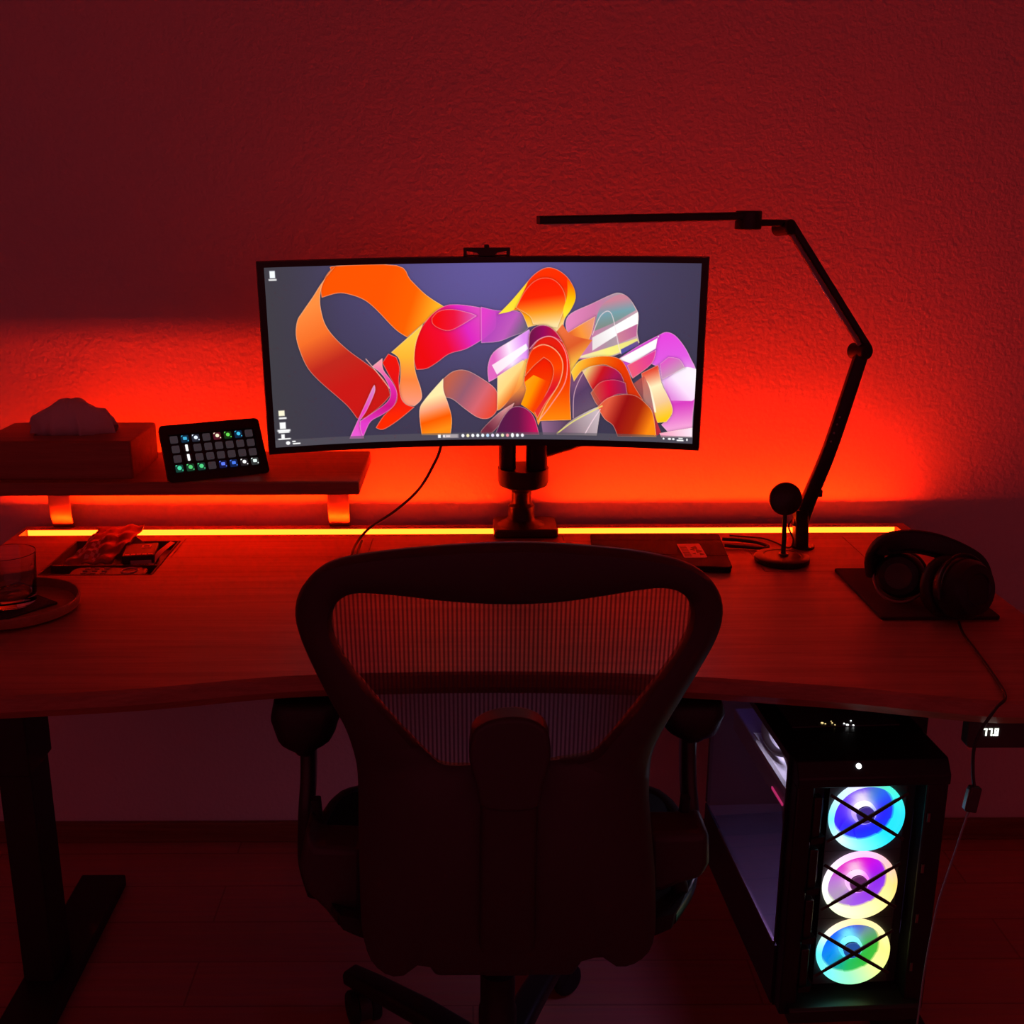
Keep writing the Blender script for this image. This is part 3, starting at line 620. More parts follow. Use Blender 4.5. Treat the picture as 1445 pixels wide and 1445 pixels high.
# monitor cable
cb = tube(cat([(-.055, 2.192, 1.045), (-.060, 2.20, 1.0), (-.075, 2.205, .962), (-.106, 2.21, .910), (-.155, 2.225, .862), (-.205, 2.245, .824), (-.229, 2.225, .803), (-.238, 2.17, .7945), (-.236, 2.10, .7935), (-.228, 2.075, .794), (-.223, 2.10, .795), (-.226, 2.16, .798), (-.222, 2.20, .806)], 6), .0028, 8)
tag(obj('monitor_cable', cb, 'cable', None), 'thin dark cable looping from under the monitor down to the desk', 'cable')

# ------------------------------------------------------------------ desk lamp
def lamp():
    Y = 2.195
    t = thing('desk_lamp', 'black jointed desk lamp with a long thin bar head on the right', 'desk lamp', (.668, Y, TZ))
    obj('base_flange', lathe([(0, TZ+.0005), (.023, TZ+.0005), (.023, TZ+.005), (0, TZ+.005)], 32, None, Matrix.Translation(Vector((.672, Y, 0)))), 'black_metal', t)
    obj('post', sweep([(.667, Y, TZ+.004), (.664, Y, TZ+.05), (.661, Y, TZ+.082)], rrect(.026, .034, .006), upv=(0, 1, 0)), 'black_metal', t)
    obj('lower_arm', sweep(cat([(.661, Y, TZ+.045), (.6655, Y, .852), (.6785, Y, .8975), (.7114, Y, .9989), (.7565, Y, 1.182)], 4), rrect(.030, .022, .005), upv=(0, 1, 0), taper=lambda q: 1.06-.22*q), 'black_metal', t)
    obj('adjust_knob', prism(rpoly(.6905, .7015, .897, .911, .002), Y-.006, Y+.006), 'rubber', t)
    # four touch marks on the lower arm
    bt_ = bmesh.new()
    for q in (.60, .66, .72, .77):
        p = Vector((.6785, 0, .8975)).lerp(Vector((.7565, 0, 1.182)), q-.2)
        disc(.0022, .0006, frame_mx((p.x-.002, Y-.0112, p.z), (0, -1, 0)), 12, .0001, bt_)
    obj('touch_button', bt_, 'lightgrey', t)
    ax = Vector((.46, -.88, .08))
    jb = bmesh.new(); c = Vector((.7575, Y, 1.187))
    lathe([(0, -.026), (.0135, -.026), (.0155, -.024), (.0155, .012), (.0135, .014), (0, .014)], 28, jb, frame_mx(c, ax, (0, 0, 1)))
    obj('elbow_joint', jb, 'black_metal', t)
    a, b = Vector((.606, Y, 1.423)), Vector((.766, Y, 1.197))
    up_ = sweep([a, b], rrect(.0125, .016, .003), upv=(0, 1, 0)); ua = obj('upper_arm', up_, 'black_metal', t)
    dirv = (b-a).normalized(); off = Vector((dirv.z, 0, -dirv.x))
    if off.x > 0: off = -off
    off = off*.0115
    tb_ = sweep([a+dirv*.012+off, b-dirv*.004+off], rrect(.0075, .012, .002), upv=(0, 1, 0)); obj('side_bar', tb_, 'lightgrey', t)
    db = sweep([a+dirv*.095+off*1.36, a+dirv*.205+off*1.36], rrect(.003, .0095, .001), upv=(0, 1, 0))
    obj('streak_mirror', db, 'mirror', t)  # mirror strip added to give the bright reflected streak on the bar
    jb = bmesh.new(); c = Vector((.594, Y, 1.4195))
    lathe([(0, -.026), (.0125, -.026), (.0145, -.024), (.0145, .012), (.0125, .014), (0, .014)], 28, jb, frame_mx(c, ax, (0, 0, 1)))
    obj('head_joint', jb, 'black_metal', t)
    obj('neck', sweep([(.594, Y, 1.4275), (.57, Y-.005, 1.4285), (.53, Y-.012, 1.4285)], rrect(.0125, .016, .003), upv=(0, 1, 0)), 'black_metal', t)
    obj('swivel', disc(.0245, .034, Matrix.Translation(Vector((.519, Y-.012, 1.4165))), 40, .002), 'black_metal', t)
    hb = obj('light_bar', sweep([(.53, Y-.013, 1.4415), (.1235, Y-.075, 1.4365)], rrect(.030, .0145, .003), upv=(0, 0, 1)), 'black_metal', t)
    obj('diffuser', sweep([(.49, Y-.0195, 1.4335), (.135, Y-.0733, 1.4289)], rrect(.020, .002, .0008), upv=(0, 0, 1)), 'diffuser', hb)
    obj('lamp_cable', tube(cat([(.655, Y+.012, TZ+.06), (.640, Y, TZ+.045), (.648, Y-.012, TZ+.02), (.640, Y-.015, TZ+.004), (.62, Y+.03, TZ+.003), (.60, Y+.055, TZ+.003), (.54, Y+.075, TZ+.003)], 5), .0017, 6), 'cable', t)
lamp()

# ------------------------------------------------------------------ charging stand
t = thing('charging_stand', 'round black phone charging stand on a disc base in front of the lamp', 'charging stand', (.605, 2.108, TZ))
obj('base', lathe([(0, TZ+.0005), (.050, TZ+.0005), (.0525, TZ+.003), (.0525, TZ+.011), (.050, TZ+.013), (.036, TZ+.0135), (.035, TZ+.0125), (0, TZ+.0125)], 48, None, Matrix.Translation(Vector((.605, 2.103, 0)))), 'black_metal', t)
obj('stem', tube([(.6085, 2.108, TZ+.012), (.6115, 2.128, .885), (.6115, 2.136, .908)], .0045, 12), 'black_metal', t)
obj('stem_collar', disc(.0095, .003, Matrix.Translation(Vector((.6085, 2.108, TZ+.0125))), 24, .0008), 'grey_metal', t)
obj('pad', lathe([(0, 0), (.029, 0), (.0315, .002), (.0325, .005), (.0315, .009), (.029, .011), (0, .0115)], 48, None, frame_mx((.6115, 2.136, .908), (.02, -.97, .22))), 'satin', t)

# ------------------------------------------------------------------ laptop with sticker, and its lead
def laptop():
    t = thing('closed_laptop', 'closed black laptop with a small printed sticker lying on the desk', 'laptop', (.38, 2.17, TZ))
    P = [(.246, 2.252), (.2330, 2.055), (.4925, 2.030), (.5125, 2.248)]
    def shape(s, z0, z1):
        c = Vector((.371, 2.146)); q = [(c.x+(x-c.x)*s, c.y+(y-c.y)*s) for x, y in P]
        out = []
        for i in range(4):
            a, b, d = Vector(q[i-1]), Vector(q[i]), Vector(q[(i+1) % 4])
            p0 = b+(a-b).normalized()*.010; p1 = b+(d-b).normalized()*.010
            for k in range(5):
                w = k/4; out.append(tuple((1-w)**2*p0+2*w*(1-w)*b+w*w*p1))
        return prism(out, z0, z1, 'z')
    obj('base', shape(.99, TZ+.001, TZ+.008), 'lid', t, bevel=.0015)
    lidm = bmesh.new()
    obj('lid', shape(1.0, TZ+.0085, TZ+.0135), 'lid', t, bevel=.0015)
    bnd = sweep([(.2435, 2.208, TZ+.0138), (.5085, 2.204, TZ+.0138)], rrect(.0022, .0008, .0003), upv=(0, 0, 1)); obj('hinge_seam', bnd, 'groove', t)
    bnd = sweep([(.2375, 2.118, TZ+.0138), (.500, 2.102, TZ+.0138)], rrect(.0022, .0008, .0003), upv=(0, 0, 1)); obj('front_seam', bnd, 'groove', t)
    zs = TZ+.0139
    st = obj('sticker', prism([(.4123, 2.1743), (.4560, 2.1775), (.4580, 2.172), (.4565, 2.0904), (.453, 2.087), (.414, 2.087), (.4115, 2.09)], zs, zs+.0004, 'z'), 'print_light', t, smooth=False)
    ib = bmesh.new()
    for k in range(9): bx(.4145, .428, 2.094+k*.008, 2.097+k*.008, zs+.0004, zs+.0007, ib)
    for k, (x, y, r) in enumerate(((.443, 2.150, .008), (.447, 2.128, .009), (.438, 2.138, .006), (.449, 2.108, .006), (.436, 2.112, .004))):
        prism([(x+r*math.cos(q*1.05+k)*(1 if q % 2 else .55), y+1.5*r*math.sin(q*1.05+k)*(1 if q % 2 else .6)) for q in range(6)], zs+.0004, zs+.0007, 'z', ib)
    obj('sticker_print', ib, 'print_dark', st, smooth=False)
    c = tube(cat([(.517, 2.235, TZ+.006), (.545, 2.228, TZ+.006), (.58, 2.215, TZ+.005), (.60, 2.19, TZ+.0045), (.585, 2.175, TZ+.0045), (.55, 2.185, TZ+.0045), (.512, 2.19, TZ+.006)], 6), .0035, 8)
    tag(obj('laptop_cable', c, 'cable', None), 'short black cable looping out beside the closed laptop', 'cable')
laptop()

# ------------------------------------------------------------------ mat, headphones and their cable
tag(obj('desk_pad', prism(rpoly(.688, .888, 1.783, 2.043, .006), TZ+.0005, TZ+.0065, 'z'), 'felt', None, bevel=.0015), 'thin dark rectangular pad lying under the headphones', 'desk pad')
def headphones():
    t = thing('headphones', 'black over-ear headphones with padded headband resting on a dark pad', 'headphones', (.78, 1.86, TZ+.007))
    band = cat([(.710, 1.890, .838), (.704, 1.885, .869), (.712, 1.872, .895), (.744, 1.856, .909), (.786, 1.842, .907), (.828, 1.830, .892), (.855, 1.822, .874), (.864, 1.812, .848), (.862, 1.800, .820)], 5)
    obj('headband', sweep(band, rrect(.036, .017, .006), upv=(.35, -.93, .1)), 'leather', t)
    inner = [p+(Vector((.785, 1.85, .82))-p).normalized()*.009 for p in band[8:-9]]
    obj('band_padding', sweep(inner, rrect(.029, .012, .005), upv=(.35, -.93, .1)), 'felt', t)
    def cup(c, n, r, th, grille):
        mx = frame_mx(c, n, (0, 0, 1))
        o = obj('ear_cup', lathe([(0, -th*.35), (r*.80, -th*.35), (r*.98, -th*.2), (r, 0), (r*.96, th*.32), (r*.82, th*.5), (r*.55, th*.56), (r*.5, th*.52), (0, th*.52)], 40, None, mx), 'pcblack', t)
        pts = [mx @ Vector((r*.80*math.cos(q*PI/16), r*.80*math.sin(q*PI/16), -th*.52)) for q in range(32)]
        obj('ear_cushion', sweep(pts, circ(r*.24, 10), closed=True), 'leather', o)
        if grille:
            obj('grille', lathe([(0, th*.55), (r*.42, th*.55), (r*.5, th*.58), (r*.56, th*.57)], 32, None, mx), 'grille', o)
            y_ = cat([mx @ Vector((r*1.12*math.cos(q), r*1.12*math.sin(q), .004+.018*max(0, math.cos(q-PI))**2)) for q in [R(a) for a in range(60, 310, 25)]], 3)
            obj('yoke', tube(y_, .0025, 8), 'grey_metal', t)
        else:
            y_ = cat([mx @ Vector((r*1.1*math.cos(q), r*1.1*math.sin(q), .004)) for q in [R(a) for a in range(-100, 101, 25)]], 3)
            obj('yoke', tube(y_, .003, 8), 'black_metal', t)
    cup((.744, 1.862, .8435), (-.50, -.84, .22), .040, .046, True)
    cup((.808, 1.768, .8525), (.42, -.88, .22), .0505, .064, False)
    for p, q in (((.709, 1.888, .846), (.718, 1.878, .846)), ((.861, 1.802, .832), (.852, 1.795, .838))):
        obj('slider', sweep([p, Vector(p).lerp(Vector(q), .5), q], rrect(.016, .018, .004)), 'black_metal', t)
headphones()
def hp_cable():
    t = thing('headphone_cable', 'thin headphone cable with an inline box hanging over the desk front to the floor', 'cable', (.72, 1.46, .66))
    up_ = cat([(.800, 1.745, .802), (.796, 1.715, TZ+.003), (.787, 1.65, TZ+.003), (.772, 1.55, TZ+.003), (.755, 1.475, TZ+.004), (.7335, 1.454, TZ-.004), (.7165, 1.452, .755), (.709, 1.452, .725), (.7105, 1.45, .69), (.7135, 1.447, .668)], 6)
    obj('upper_lead', tube(up_, .0024, 8), 'cable', t)
    mx = frame_mx((.712, 1.445, .6495), (.16, .10, 1), (1, 0, 0))
    bm = bmesh.new(); bx(-.0085, .0085, -.006, .006, -.019, .019, bm, mx)
    b = obj('inline_box', bm, 'black', t, bevel=.0025, seg=3)
    bm = bmesh.new(); bx(-.0096, -.0084, -.004, .004, -.016, .014, bm, mx); obj('slide_switch', bm, 'grey_metal', b)
    lo = cat([(.709, 1.443, .6305), (.7055, 1.443, .618), (.693, 1.44, .558), (.682, 1.44, .50), (.677, 1.44, .46), (.6715, 1.44, .37), (.670, 1.44, .279), (.668, 1.45, .15), (.675, 1.47, .03), (.70, 1.52, .003), (.76, 1.6, .003)], 6)
    obj('lower_lead', tube(lo, .0015, 8), 'lightgrey', t)
hp_cable()

# ------------------------------------------------------------------ tumbler, coaster, round tray
TX, TY = -.797, 1.853
tray = lathe([(0, TZ+.0005), (.100, TZ+.0005), (.1105, TZ+.006), (.1125, TZ+.020), (.1115, TZ+.0225), (.1085, TZ+.0225), (.103, TZ+.008), (0, TZ+.007)], 64, None, Matrix.Translation(Vector((TX+.002, TY-.003, 0))))
tag(obj('round_tray', tray, 'traywood', None), 'shallow round wooden tray at the left edge of the desk', 'tray')
cm = Matrix.Translation(Vector((TX-.004, TY-.004, 0))) @ Matrix.Rotation(R(-38), 4, 'Z')
tag(obj('coaster', prism(rpoly(-.058, .058, -.058, .058, .004), TZ+.0075, TZ+.0115, 'z', None, cm), 'slate', None, bevel=.001), 'dark square slate coaster under the glass tumbler', 'coaster')
g0 = TZ+.012
gl = lathe([(0, g0), (.036, g0), (.0405, g0+.004), (.0425, g0+.02), (.0475, g0+.086), (.0485, g0+.0915), (.0478, g0+.0925), (.0465, g0+.0915), (.0455, g0+.086), (.040, g0+.024), (.036, g0+.016), (0, g0+.013)], 48, None, Matrix.Translation(Vector((TX, TY, 0))))
for i in range(0): pass
tag(obj('tumbler', gl, 'glass', None), 'clear glass whisky tumbler standing on a slate coaster in the round tray', 'glass')

# ------------------------------------------------------------------ organiser inlay and what lies in it
def organiser():
    t = thing('organizer_inlay', 'sunken two-compartment organiser tray set into the desk top', 'organiser', (-.714, 2.147, TZ-.03))
    bm = bmesh.new(); x0, x1, y0, y1 = -.822, -.606, 2.038, 2.256; zb = TZ-.0205
    bx(x0, x1, y0, y1, zb, zb+.002, bm)
    for a in ((x0, x1, y0, y0+.003), (x0, x1, y1-.003, y1), (x0, x0+.003, y0+.003, y1-.003), (x1-.003, x1, y0+.003, y1-.003)): bx(a[0], a[1], a[2], a[3], zb+.002, TZ+.0008, bm)
    obj('tray', bm, 'inlay', t, smooth=False)
    obj('divider', bx(x0+.003, x1-.003, 2.098, 2.104, zb+.002, TZ-.001), 'inlay', t, smooth=False)
    zb += .0025
    r = thing('remote_control', 'slim dark remote control with a ring dial in the front of the organiser', 'remote control', (-.70, 2.07, zb))
    obj('body', prism(rpoly(-.770, -.625, 2.046, 2.094, .016), zb, zb+.015, 'z'), 'remote', r, bevel=.003)
    ring = [(-.658+.0145*math.cos(q*PI/16), 2.071+.0165*math.sin(q*PI/16), zb+.0156) for q in range(32)]
    obj('dial_ring', sweep(ring, circ(.0018, 6), closed=True), 'foil2', r)
    for k in range(9):
        x = -.742+(k % 3)*.0185; y = 2.057+(k//3)*.0135
        obj('button', prism(rpoly(x-.005, x+.005, y-.0035, y+.0035, .0015), zb+.0145, zb+.0168, 'z'), 'lightgrey', r)
    # printed pouch, upright leaning
    def sheet(pts, w, nx, ny, fn):
        pass
    bm = bmesh.new(); nx, ny = 14, 18; rows = []
    p0 = Vector((-.800, 2.115, zb+.004)); ux = Vector((.085, .018, .0)); vy = Vector((.038, .128, .040))
    for j in range(ny+1):
        row = []
        for i in range(nx+1):
            u, v = i/nx, j/ny
            p = p0+ux*u+vy*v
            row.append(bm.verts.new(p+Vector((0, -.2, .9))*(.012*math.sin(PI*u)*math.sin(PI*v)+.004*math.sin(u*17+v*9)+.0035*math.sin(v*21-u*8)+.006)))
        rows.append(row)
    for a, b in zip(rows, rows[1:]):
        for i in range(nx): bm.faces.new((a[i], a[i+1], b[i+1], b[i]))
    for f in bm.faces: f.material_index = 0
    for f in bm.faces:
        c = f.calc_center_median(); q = (c-p0); u = q.dot(ux)/ux.length_squared; v = q.dot(vy)/vy.length_squared
        if .18 < u < .85 and .25 < v < .75 and ((u*2.1+v*3.2) % .55) < .22: f.material_index = 1
    o = obj('snack_pouch', bm, 'foil', None, mats=['foil', 'foil2'], ang=60)
    md = o.modifiers.new('t', 'SOLIDIFY'); md.thickness = .003
    tag(o, 'crumpled foil snack pouch with pale print at the left of the organiser', 'pouch')
    # flat folded leaflet standing up highest, toward the strip
    bm = prism([(-.745, zb), (-.690, zb), (-.663, zb+.028), (-.688, zb+.0455), (-.7, zb+.0445)], 2.2, 2.203)
    mx = Matrix.Translation(Vector((-.70, 2.2, zb))) @ Matrix.Rotation(R(-28), 4, 'X') @ Matrix.Translation(Vector((.70, -2.2, -zb)))
    for v in bm.verts: v.co = mx @ v.co
    tag(obj('paper_leaflet', bm, 'foil', None, smooth=False), 'folded card standing up out of the middle of the organiser', 'leaflet')
    # small dark box with a pale logo
    b = thing('small_carton', 'small dark carton with a pale square emblem at the right of the organiser', 'carton', (-.652, 2.165, zb))
    mx = Matrix.Translation(Vector((-.655, 2.155, zb))) @ Matrix.Rotation(R(9), 4, 'Z')
    bm = bmesh.new(); bx(-.036, .026, -.034, .05, 0, .030, bm, mx); obj('carton', bm, 'print_dark', b, bevel=.002)
    bm = bmesh.new(); 
    for a in ((-.004, .014, .016, .019), (-.004, .014, .031, .034), (-.004, -.001, .019, .031), (.011, .014, .019, .031)): bx(a[0], a[1], a[2], a[3], .030, .0306, bm, mx)
    obj('emblem', bm, 'print_light', b, smooth=False)
    bm = bmesh.new()
    for k in range(5): bx(-.030+k*.011, -.022+k*.011, -.030, -.024, .030, .0306, bm, mx)
    bx(-.02, .02, -.0345, -.0338, .012, .02, bm, mx)
    obj('lettering', bm, 'print_light', b, smooth=False)
    w = thing('paper_strip', 'narrow pale paper strip curled along the right side of the organiser', 'paper strip', (-.618, 2.18, zb))
    obj('strip', sweep(cat([(-.634, 2.112, zb+.006), (-.622, 2.15, zb+.024), (-.6165, 2.19, zb+.026), (-.6155, 2.235, zb+.022)], 5), rrect(.010, .001, .0004), upv=(.3, 0, 1)), 'foil2', w)
organiser()

# ------------------------------------------------------------------ computer
def fan_color(k, ang, rr):
    """lit colour of fan k at angle (0=right, 90=up) and normalised radius."""
    ringc = [
        {0: (40, 215, 235), 45: (70, 235, 215), 70: (90, 220, 190), 110: (225, 220, 255), 150: (190, 240, 255), 180: (120, 235, 255), 225: (215, 250, 255), 270: (120, 245, 250), 315: (30, 215, 240)},
        {0: (255, 215, 120), 45: (255, 190, 190), 90: (245, 190, 250), 135: (255, 225, 255), 180: (255, 250, 245), 225: (240, 255, 215), 270: (255, 245, 190), 315: (255, 235, 150)},
        {0: (245, 245, 130), 45: (255, 240, 170), 90: (255, 225, 160), 135: (255, 235, 215), 180: (100, 235, 245), 225: (120, 250, 240), 270: (150, 255, 190), 315: (225, 255, 150)}][k]
    innc = [
        {0: (50, 40, 240), 45: (60, 110, 225), 70: (80, 120, 200), 90: (110, 80, 225), 135: (125, 85, 235), 180: (90, 50, 240), 225: (60, 40, 235), 270: (40, 25, 225), 315: (40, 40, 245)},
        {0: (140, 50, 225), 45: (190, 20, 225), 90: (225, 20, 190), 135: (215, 50, 190), 180: (190, 130, 215), 225: (180, 160, 190), 270: (160, 90, 225), 315: (150, 60, 225)},
        {0: (60, 170, 60), 45: (120, 150, 150), 70: (90, 100, 190), 90: (60, 70, 225), 135: (40, 90, 235), 180: (0, 120, 235), 225: (0, 140, 210), 270: (20, 170, 90), 315: (40, 170, 60)}][k]
    hubc = [(240, 225, 255), (255, 190, 235), (120, 235, 255)][k]
    def look(d):
        ks = sorted(d); a = ang % 360
        for i, q in enumerate(ks):
            q2 = ks[(i+1) % len(ks)] + (360 if i == len(ks)-1 else 0)
            if q <= a <= q2:
                w = (a-q)/(q2-q); return [d[q][j]*(1-w)+d[ks[(i+1) % len(ks)]][j]*w for j in range(3)]
        return d[ks[0]]
    if rr > .84: c = look(ringc)
    else:
        c = look(innc); g_ = sum(c)/3; c = [max(0, g_+(q-g_)*1.25) for q in c]; h = math.exp(-max(rr-.33, 0)/.10)*(.55+.45*max(0, math.cos(R(ang-105)))**2)
        h2 = math.exp(-((rr-.48)/.13)**2)*max(0, math.cos(R(ang-100)))**8
        h = min(1, h+.75*h2)
        c = [c[j]*(1-h)+hubc[j]*h for j in range(3)]
    return [lin(q) for q in c]
def paint(o, k, cx, cz, rad, gain):
    me = o.data; at = me.color_attributes.new('paint', 'FLOAT_COLOR', 'POINT')
    for i, v in enumerate(me.vertices):
        dx, dz = v.co.x-cx, v.co.z-cz; rr = math.hypot(dx, dz)/rad
        c = fan_color(k, math.degrees(math.atan2(dz, dx)), rr)
        at.data[i].color = (c[0]*gain, c[1]*gain, c[2]*gain, 1)
def computer():
    t = thing('computer_tower', 'black computer tower with three glowing multicoloured fans hung under the desk', 'computer', (.490, 1.537, .205), R(2.9), True)
    W, D, H = .235, .475, .450
    # shell: floor, roof, right wall, back wall, shroud
    bm = bmesh.new()
    bx(0, W, .03, D, 0, .018, bm); bx(0, W, .10, D, H-.012, H, bm) ; bx(W-.006, W, .03, D, .018, H-.012, bm); bx(0, W-.006, D-.006, D, .018, H-.012, bm)
    obj('shell', bm, 'pcblack', t, smooth=False)
    obj('roof_mesh', bx(.03, W-.03, .12, D-.03, H, H+.002), 'pcgrey', t, smooth=False)
    # chassis front bezel: head, lip, side columns
    hp = prism([(-.006, .412), (-.006, .428), (.010, .450), (.10, .450), (.10, .436), (.03, .412)], 0, W, 'x')
    obj('front_head', hp, 'pcblack', t, ang=25, bevel=.002)
    lp = prism([(-.016, .0), (-.016, .022), (-.012, .026), (.035, .034), (.035, 0)], .012, W-.012, 'x')
    obj('front_lip', lp, 'satin', t, ang=25, bevel=.001)
    for x0, x1 in ((0, .028), (W-.034, W)):
        obj('front_column', bx(x0, x1, -.002, .035, .0 if False else .006, .414), 'pcblack', t, bevel=.003)
    for k in range(4):
        z = .345-k*.089
        c = obj('column_fin', bx(.028, .041, -.004, .012, z-.018, z+.050), 'satin', t, bevel=.002)
        obj('fin_clip', prism([(.026, z-.026), (.044, z-.026), (.047, z-.014), (.026, z-.018)], -.008, .012), 'pcblack', c)
        obj('glint_slot', bx(W-.033+.004, W-.033+.008, -.004, .0, z+.003, z+.018), 'grey_metal', t)
    obj('fan_plate', bx(.028, W-.034, .034, .037, .034, .414), 'fan_frame', t, smooth=False)
    for k, z in enumerate((.3535, .2325, .1115)):
        cx, y = .1165, .012
        fr = bmesh.new()
        # square fan frame with round opening
        sq = []; ci = []; n = 48
        fan = obj('fan', bmesh_frame(cx, z, .0602, .0585, y, y+.02), 'fan_frame', t, smooth=False)
        rg = bmesh.new()
        mx = frame_mx((cx, y+.002, z), (0, -1, 0), (1, 0, 0))
        lathe([(.0500, -.012), (.0505, .004), (.0520, .0085), (.0580, .0090), (.0590, .007), (.0590, 0)], 72, rg, mx)
        o = obj('light_ring', rg, 'paintlit', fan); paint(o, k, cx, z, .0588, 1.25)
        rot = bmesh.new()
        for b in range(9):
            a0 = 2*PI*b/9; vs = []
            for i in range(9):
                r = .017+(.0505-.017)*i/8; sw = .45*(r-.017)/.033
                vs.append([rot.verts.new(mx @ Vector((r*math.cos(a0+sw+q*.80-.02), r*math.sin(a0+sw+q*.80-.02), -.0105-.0025*q))) for q in (0, .2, .4, .6, .8, 1)])
            for A, B in zip(vs, vs[1:]):
                for q in range(5): rot.faces.new((A[q], A[q+1], B[q+1], B[q]))
        o = obj('rotor', rot, 'paintlit', fan, ang=60); paint(o, k, cx, z, .0588, .95)
        hb = bmesh.new(); lathe([(.0135, -.002), (.0185, -.002), (.0185, -.010), (.0135, -.010)], 40, hb, mx)
        o = obj('hub_ring', hb, 'paintlit', fan); paint(o, k, cx, z, .06, 1.5)
        hc = disc(.0140, .004, mx, 32, .001); obj('hub_cap', hc, emit('hub_tint', [(.06, .03, .30), (.13, .02, .12), (.02, .10, .42)][k], .8), fan)
        # crossed bars in front of the fan
        for s in (1, -1):
            cb_ = sweep([(cx-s*.060, y-.006, z+.040), (cx, y-.0075, z), (cx+s*.060, y-.006, z-.040)], rrect(.0066, .003, .001), upv=(0, 1, 0), taper=lambda q: 1.0 if .2 < q < .8 else .8)
            obj('cross_bar', cb_, 'black', t)
    # power light on the sloping head; roof dots are reflections made to glow
    obj('power_light', disc(.0042, .0012, frame_mx((.094, .004, .4425), (0, -.81, .58)), 20, .0003), 'led_glint_white', t)
    pb = bmesh.new()
    for x, y, r in ((.082, .130, .0022), (.086, .127, .0012), (.098, .129, .0013), (.1, .122, .001), (.0985, .135, .0009)): disc(r, .001, Matrix.Translation(Vector((x, y, H+.0021))), 10, .0002, pb)
    obj('gold_glints', pb, 'glintgold', t)
    pb = bmesh.new()
    for x, y, r in ((.120, .121, .0022), (.1165, .126, .0012), (.129, .119, .0014), (.131, .135, .001)): disc(r, .001, Matrix.Translation(Vector((x, y, H+.0021))), 10, .0002, pb)
    obj('white_glints', pb, 'led_glint_white', t)
    # left side: glass above, opaque shroud below
    obj('side_glass', bx(-.004, -.001, .036, D-.012, .118, H-.012), 'pane', t, smooth=False)
    obj('side_frame', (lambda b: (bx(-.004, 0, .03, D, H-.012, H, b), bx(-.004, 0, D-.012, D, .118, H-.012, b), bx(-.004, 0, .03, .036, .118, H-.012, b), b)[-1])(bmesh.new()), 'pcblack', t, smooth=False)
    obj('side_skirt', bx(-.004, 0, .03, D, .004, .112), 'pcblack', t, smooth=False)
    obj('side_trim', bx(-.0055, -.001, .036, D-.10, .1125, .1165), 'grey_metal', t, smooth=False)
    obj('power_shroud', bx(.001, W-.008, .05, D-.01, .018, .112), 'pcgrey', t, smooth=False)
    # inside
    obj('motherboard', bx(W-.014, W-.008, .14, D-.03, .13, .42), 'pcblack', t, smooth=False)
    gpu = obj('graphics_card', bx(.0065, W-.016, .062, .36, .330, .3715), 'pcgrey', t, bevel=.003)
    obj('card_top', bx(.012, W-.02, .066, .255, .3715, .3745), 'white', gpu, smooth=False)
    obj('card_edge', bx(.0045, .0115, .060, .225, .366, .3765), 'alu', gpu, smooth=False)
    obj('card_light', bx(.0045, .0064, .070, .125, .340, .344), 'magenta', gpu, smooth=False)
    obj('radiator', bx(.06, W-.02, .20, D-.03, .412, .434), 'pcgrey', t, smooth=False)
    obj('light_bar', bx(.012, .050, .105, .20, .4335, .4375), 'whitebar', t, smooth=False)
    obj('hidden_violet_fill', bx(.03, .10, .09, .34, .3265, .3295), 'violetfill', t, smooth=False)  # unseen violet fill lamp, added to tint the case and the wall beside it
    obj('roof_light', bx(.010, .055, .34, .43, .4335, .4375), 'bluebar', t, smooth=False)
    ho = tube(cat([(.10, .26, .425), (.040, .255, .405), (.022, .225, .388), (.020, .18, .384), (.026, .14, .395), (.045, .115, .418), (.08, .11, .43)], 6), .0065, 12)
    obj('coolant_hose', ho, 'satin', t)
    for k in range(5):
        obj('power_lead', tube(cat([(.02+.006*k, .10, .328), (.012+.004*k, .078+.004*k, .318-.010*k), (.016+.003*k, .060, .290-.012*k), (.06, .065, .24-.01*k), (.15, .12, .2)], 5), .0028, 6), 'lightgrey', t)
def bmesh_frame(cx, cz, half, r, y0, y1, n=48):
    bm = bmesh.new(); L = []
    for y in (y0, y1):
        S = []; K = []
        for i in range(n):
            a = 2*PI*i/n; c, s = math.cos(a), math.sin(a); m = half/max(abs(c), abs(s))
            S.append(bm.verts.new((cx+m*c, y, cz+m*s))); K.append(bm.verts.new((cx+r*c, y, cz+r*s)))
        L.append((S, K))
    for i in range(n):
        j = (i+1) % n
        (S0, K0), (S1, K1) = L
        bm.faces.new((S0[i], S0[j], K0[j], K0[i])); bm.faces.new((S1[j], S1[i], K1[i], K1[j]))
        bm.faces.new((S0[j], S0[i], S1[i], S1[j])); bm.faces.new((K0[i], K0[j], K1[j], K1[i]))
    return bm
computer()
t = thing('computer_mount', 'black steel hanger holding the computer tower below the desk top', 'mount', (.61, 1.78, .75))
mxr = Matrix.Translation(Vector((.490, 1.537, .205))) @ Matrix.Rotation(R(2.9), 4, 'Z')
bm = bmesh.new(); bx(.06, .238, .22, .32, .533, .5445, bm, mxr); obj('top_plate', bm, 'frame_metal', t, smooth=False)
bm = bmesh.new(); bx(.2365, .2405, .22, .32, -.006, .533, bm, mxr); obj('hanger', bm, 'frame_metal', t, smooth=False)
bm = bmesh.new(); bx(.05, .2405, .12, .42, -.010, -.0005, bm, mxr); obj('support_shelf', bm, 'frame_metal', t, smooth=False)

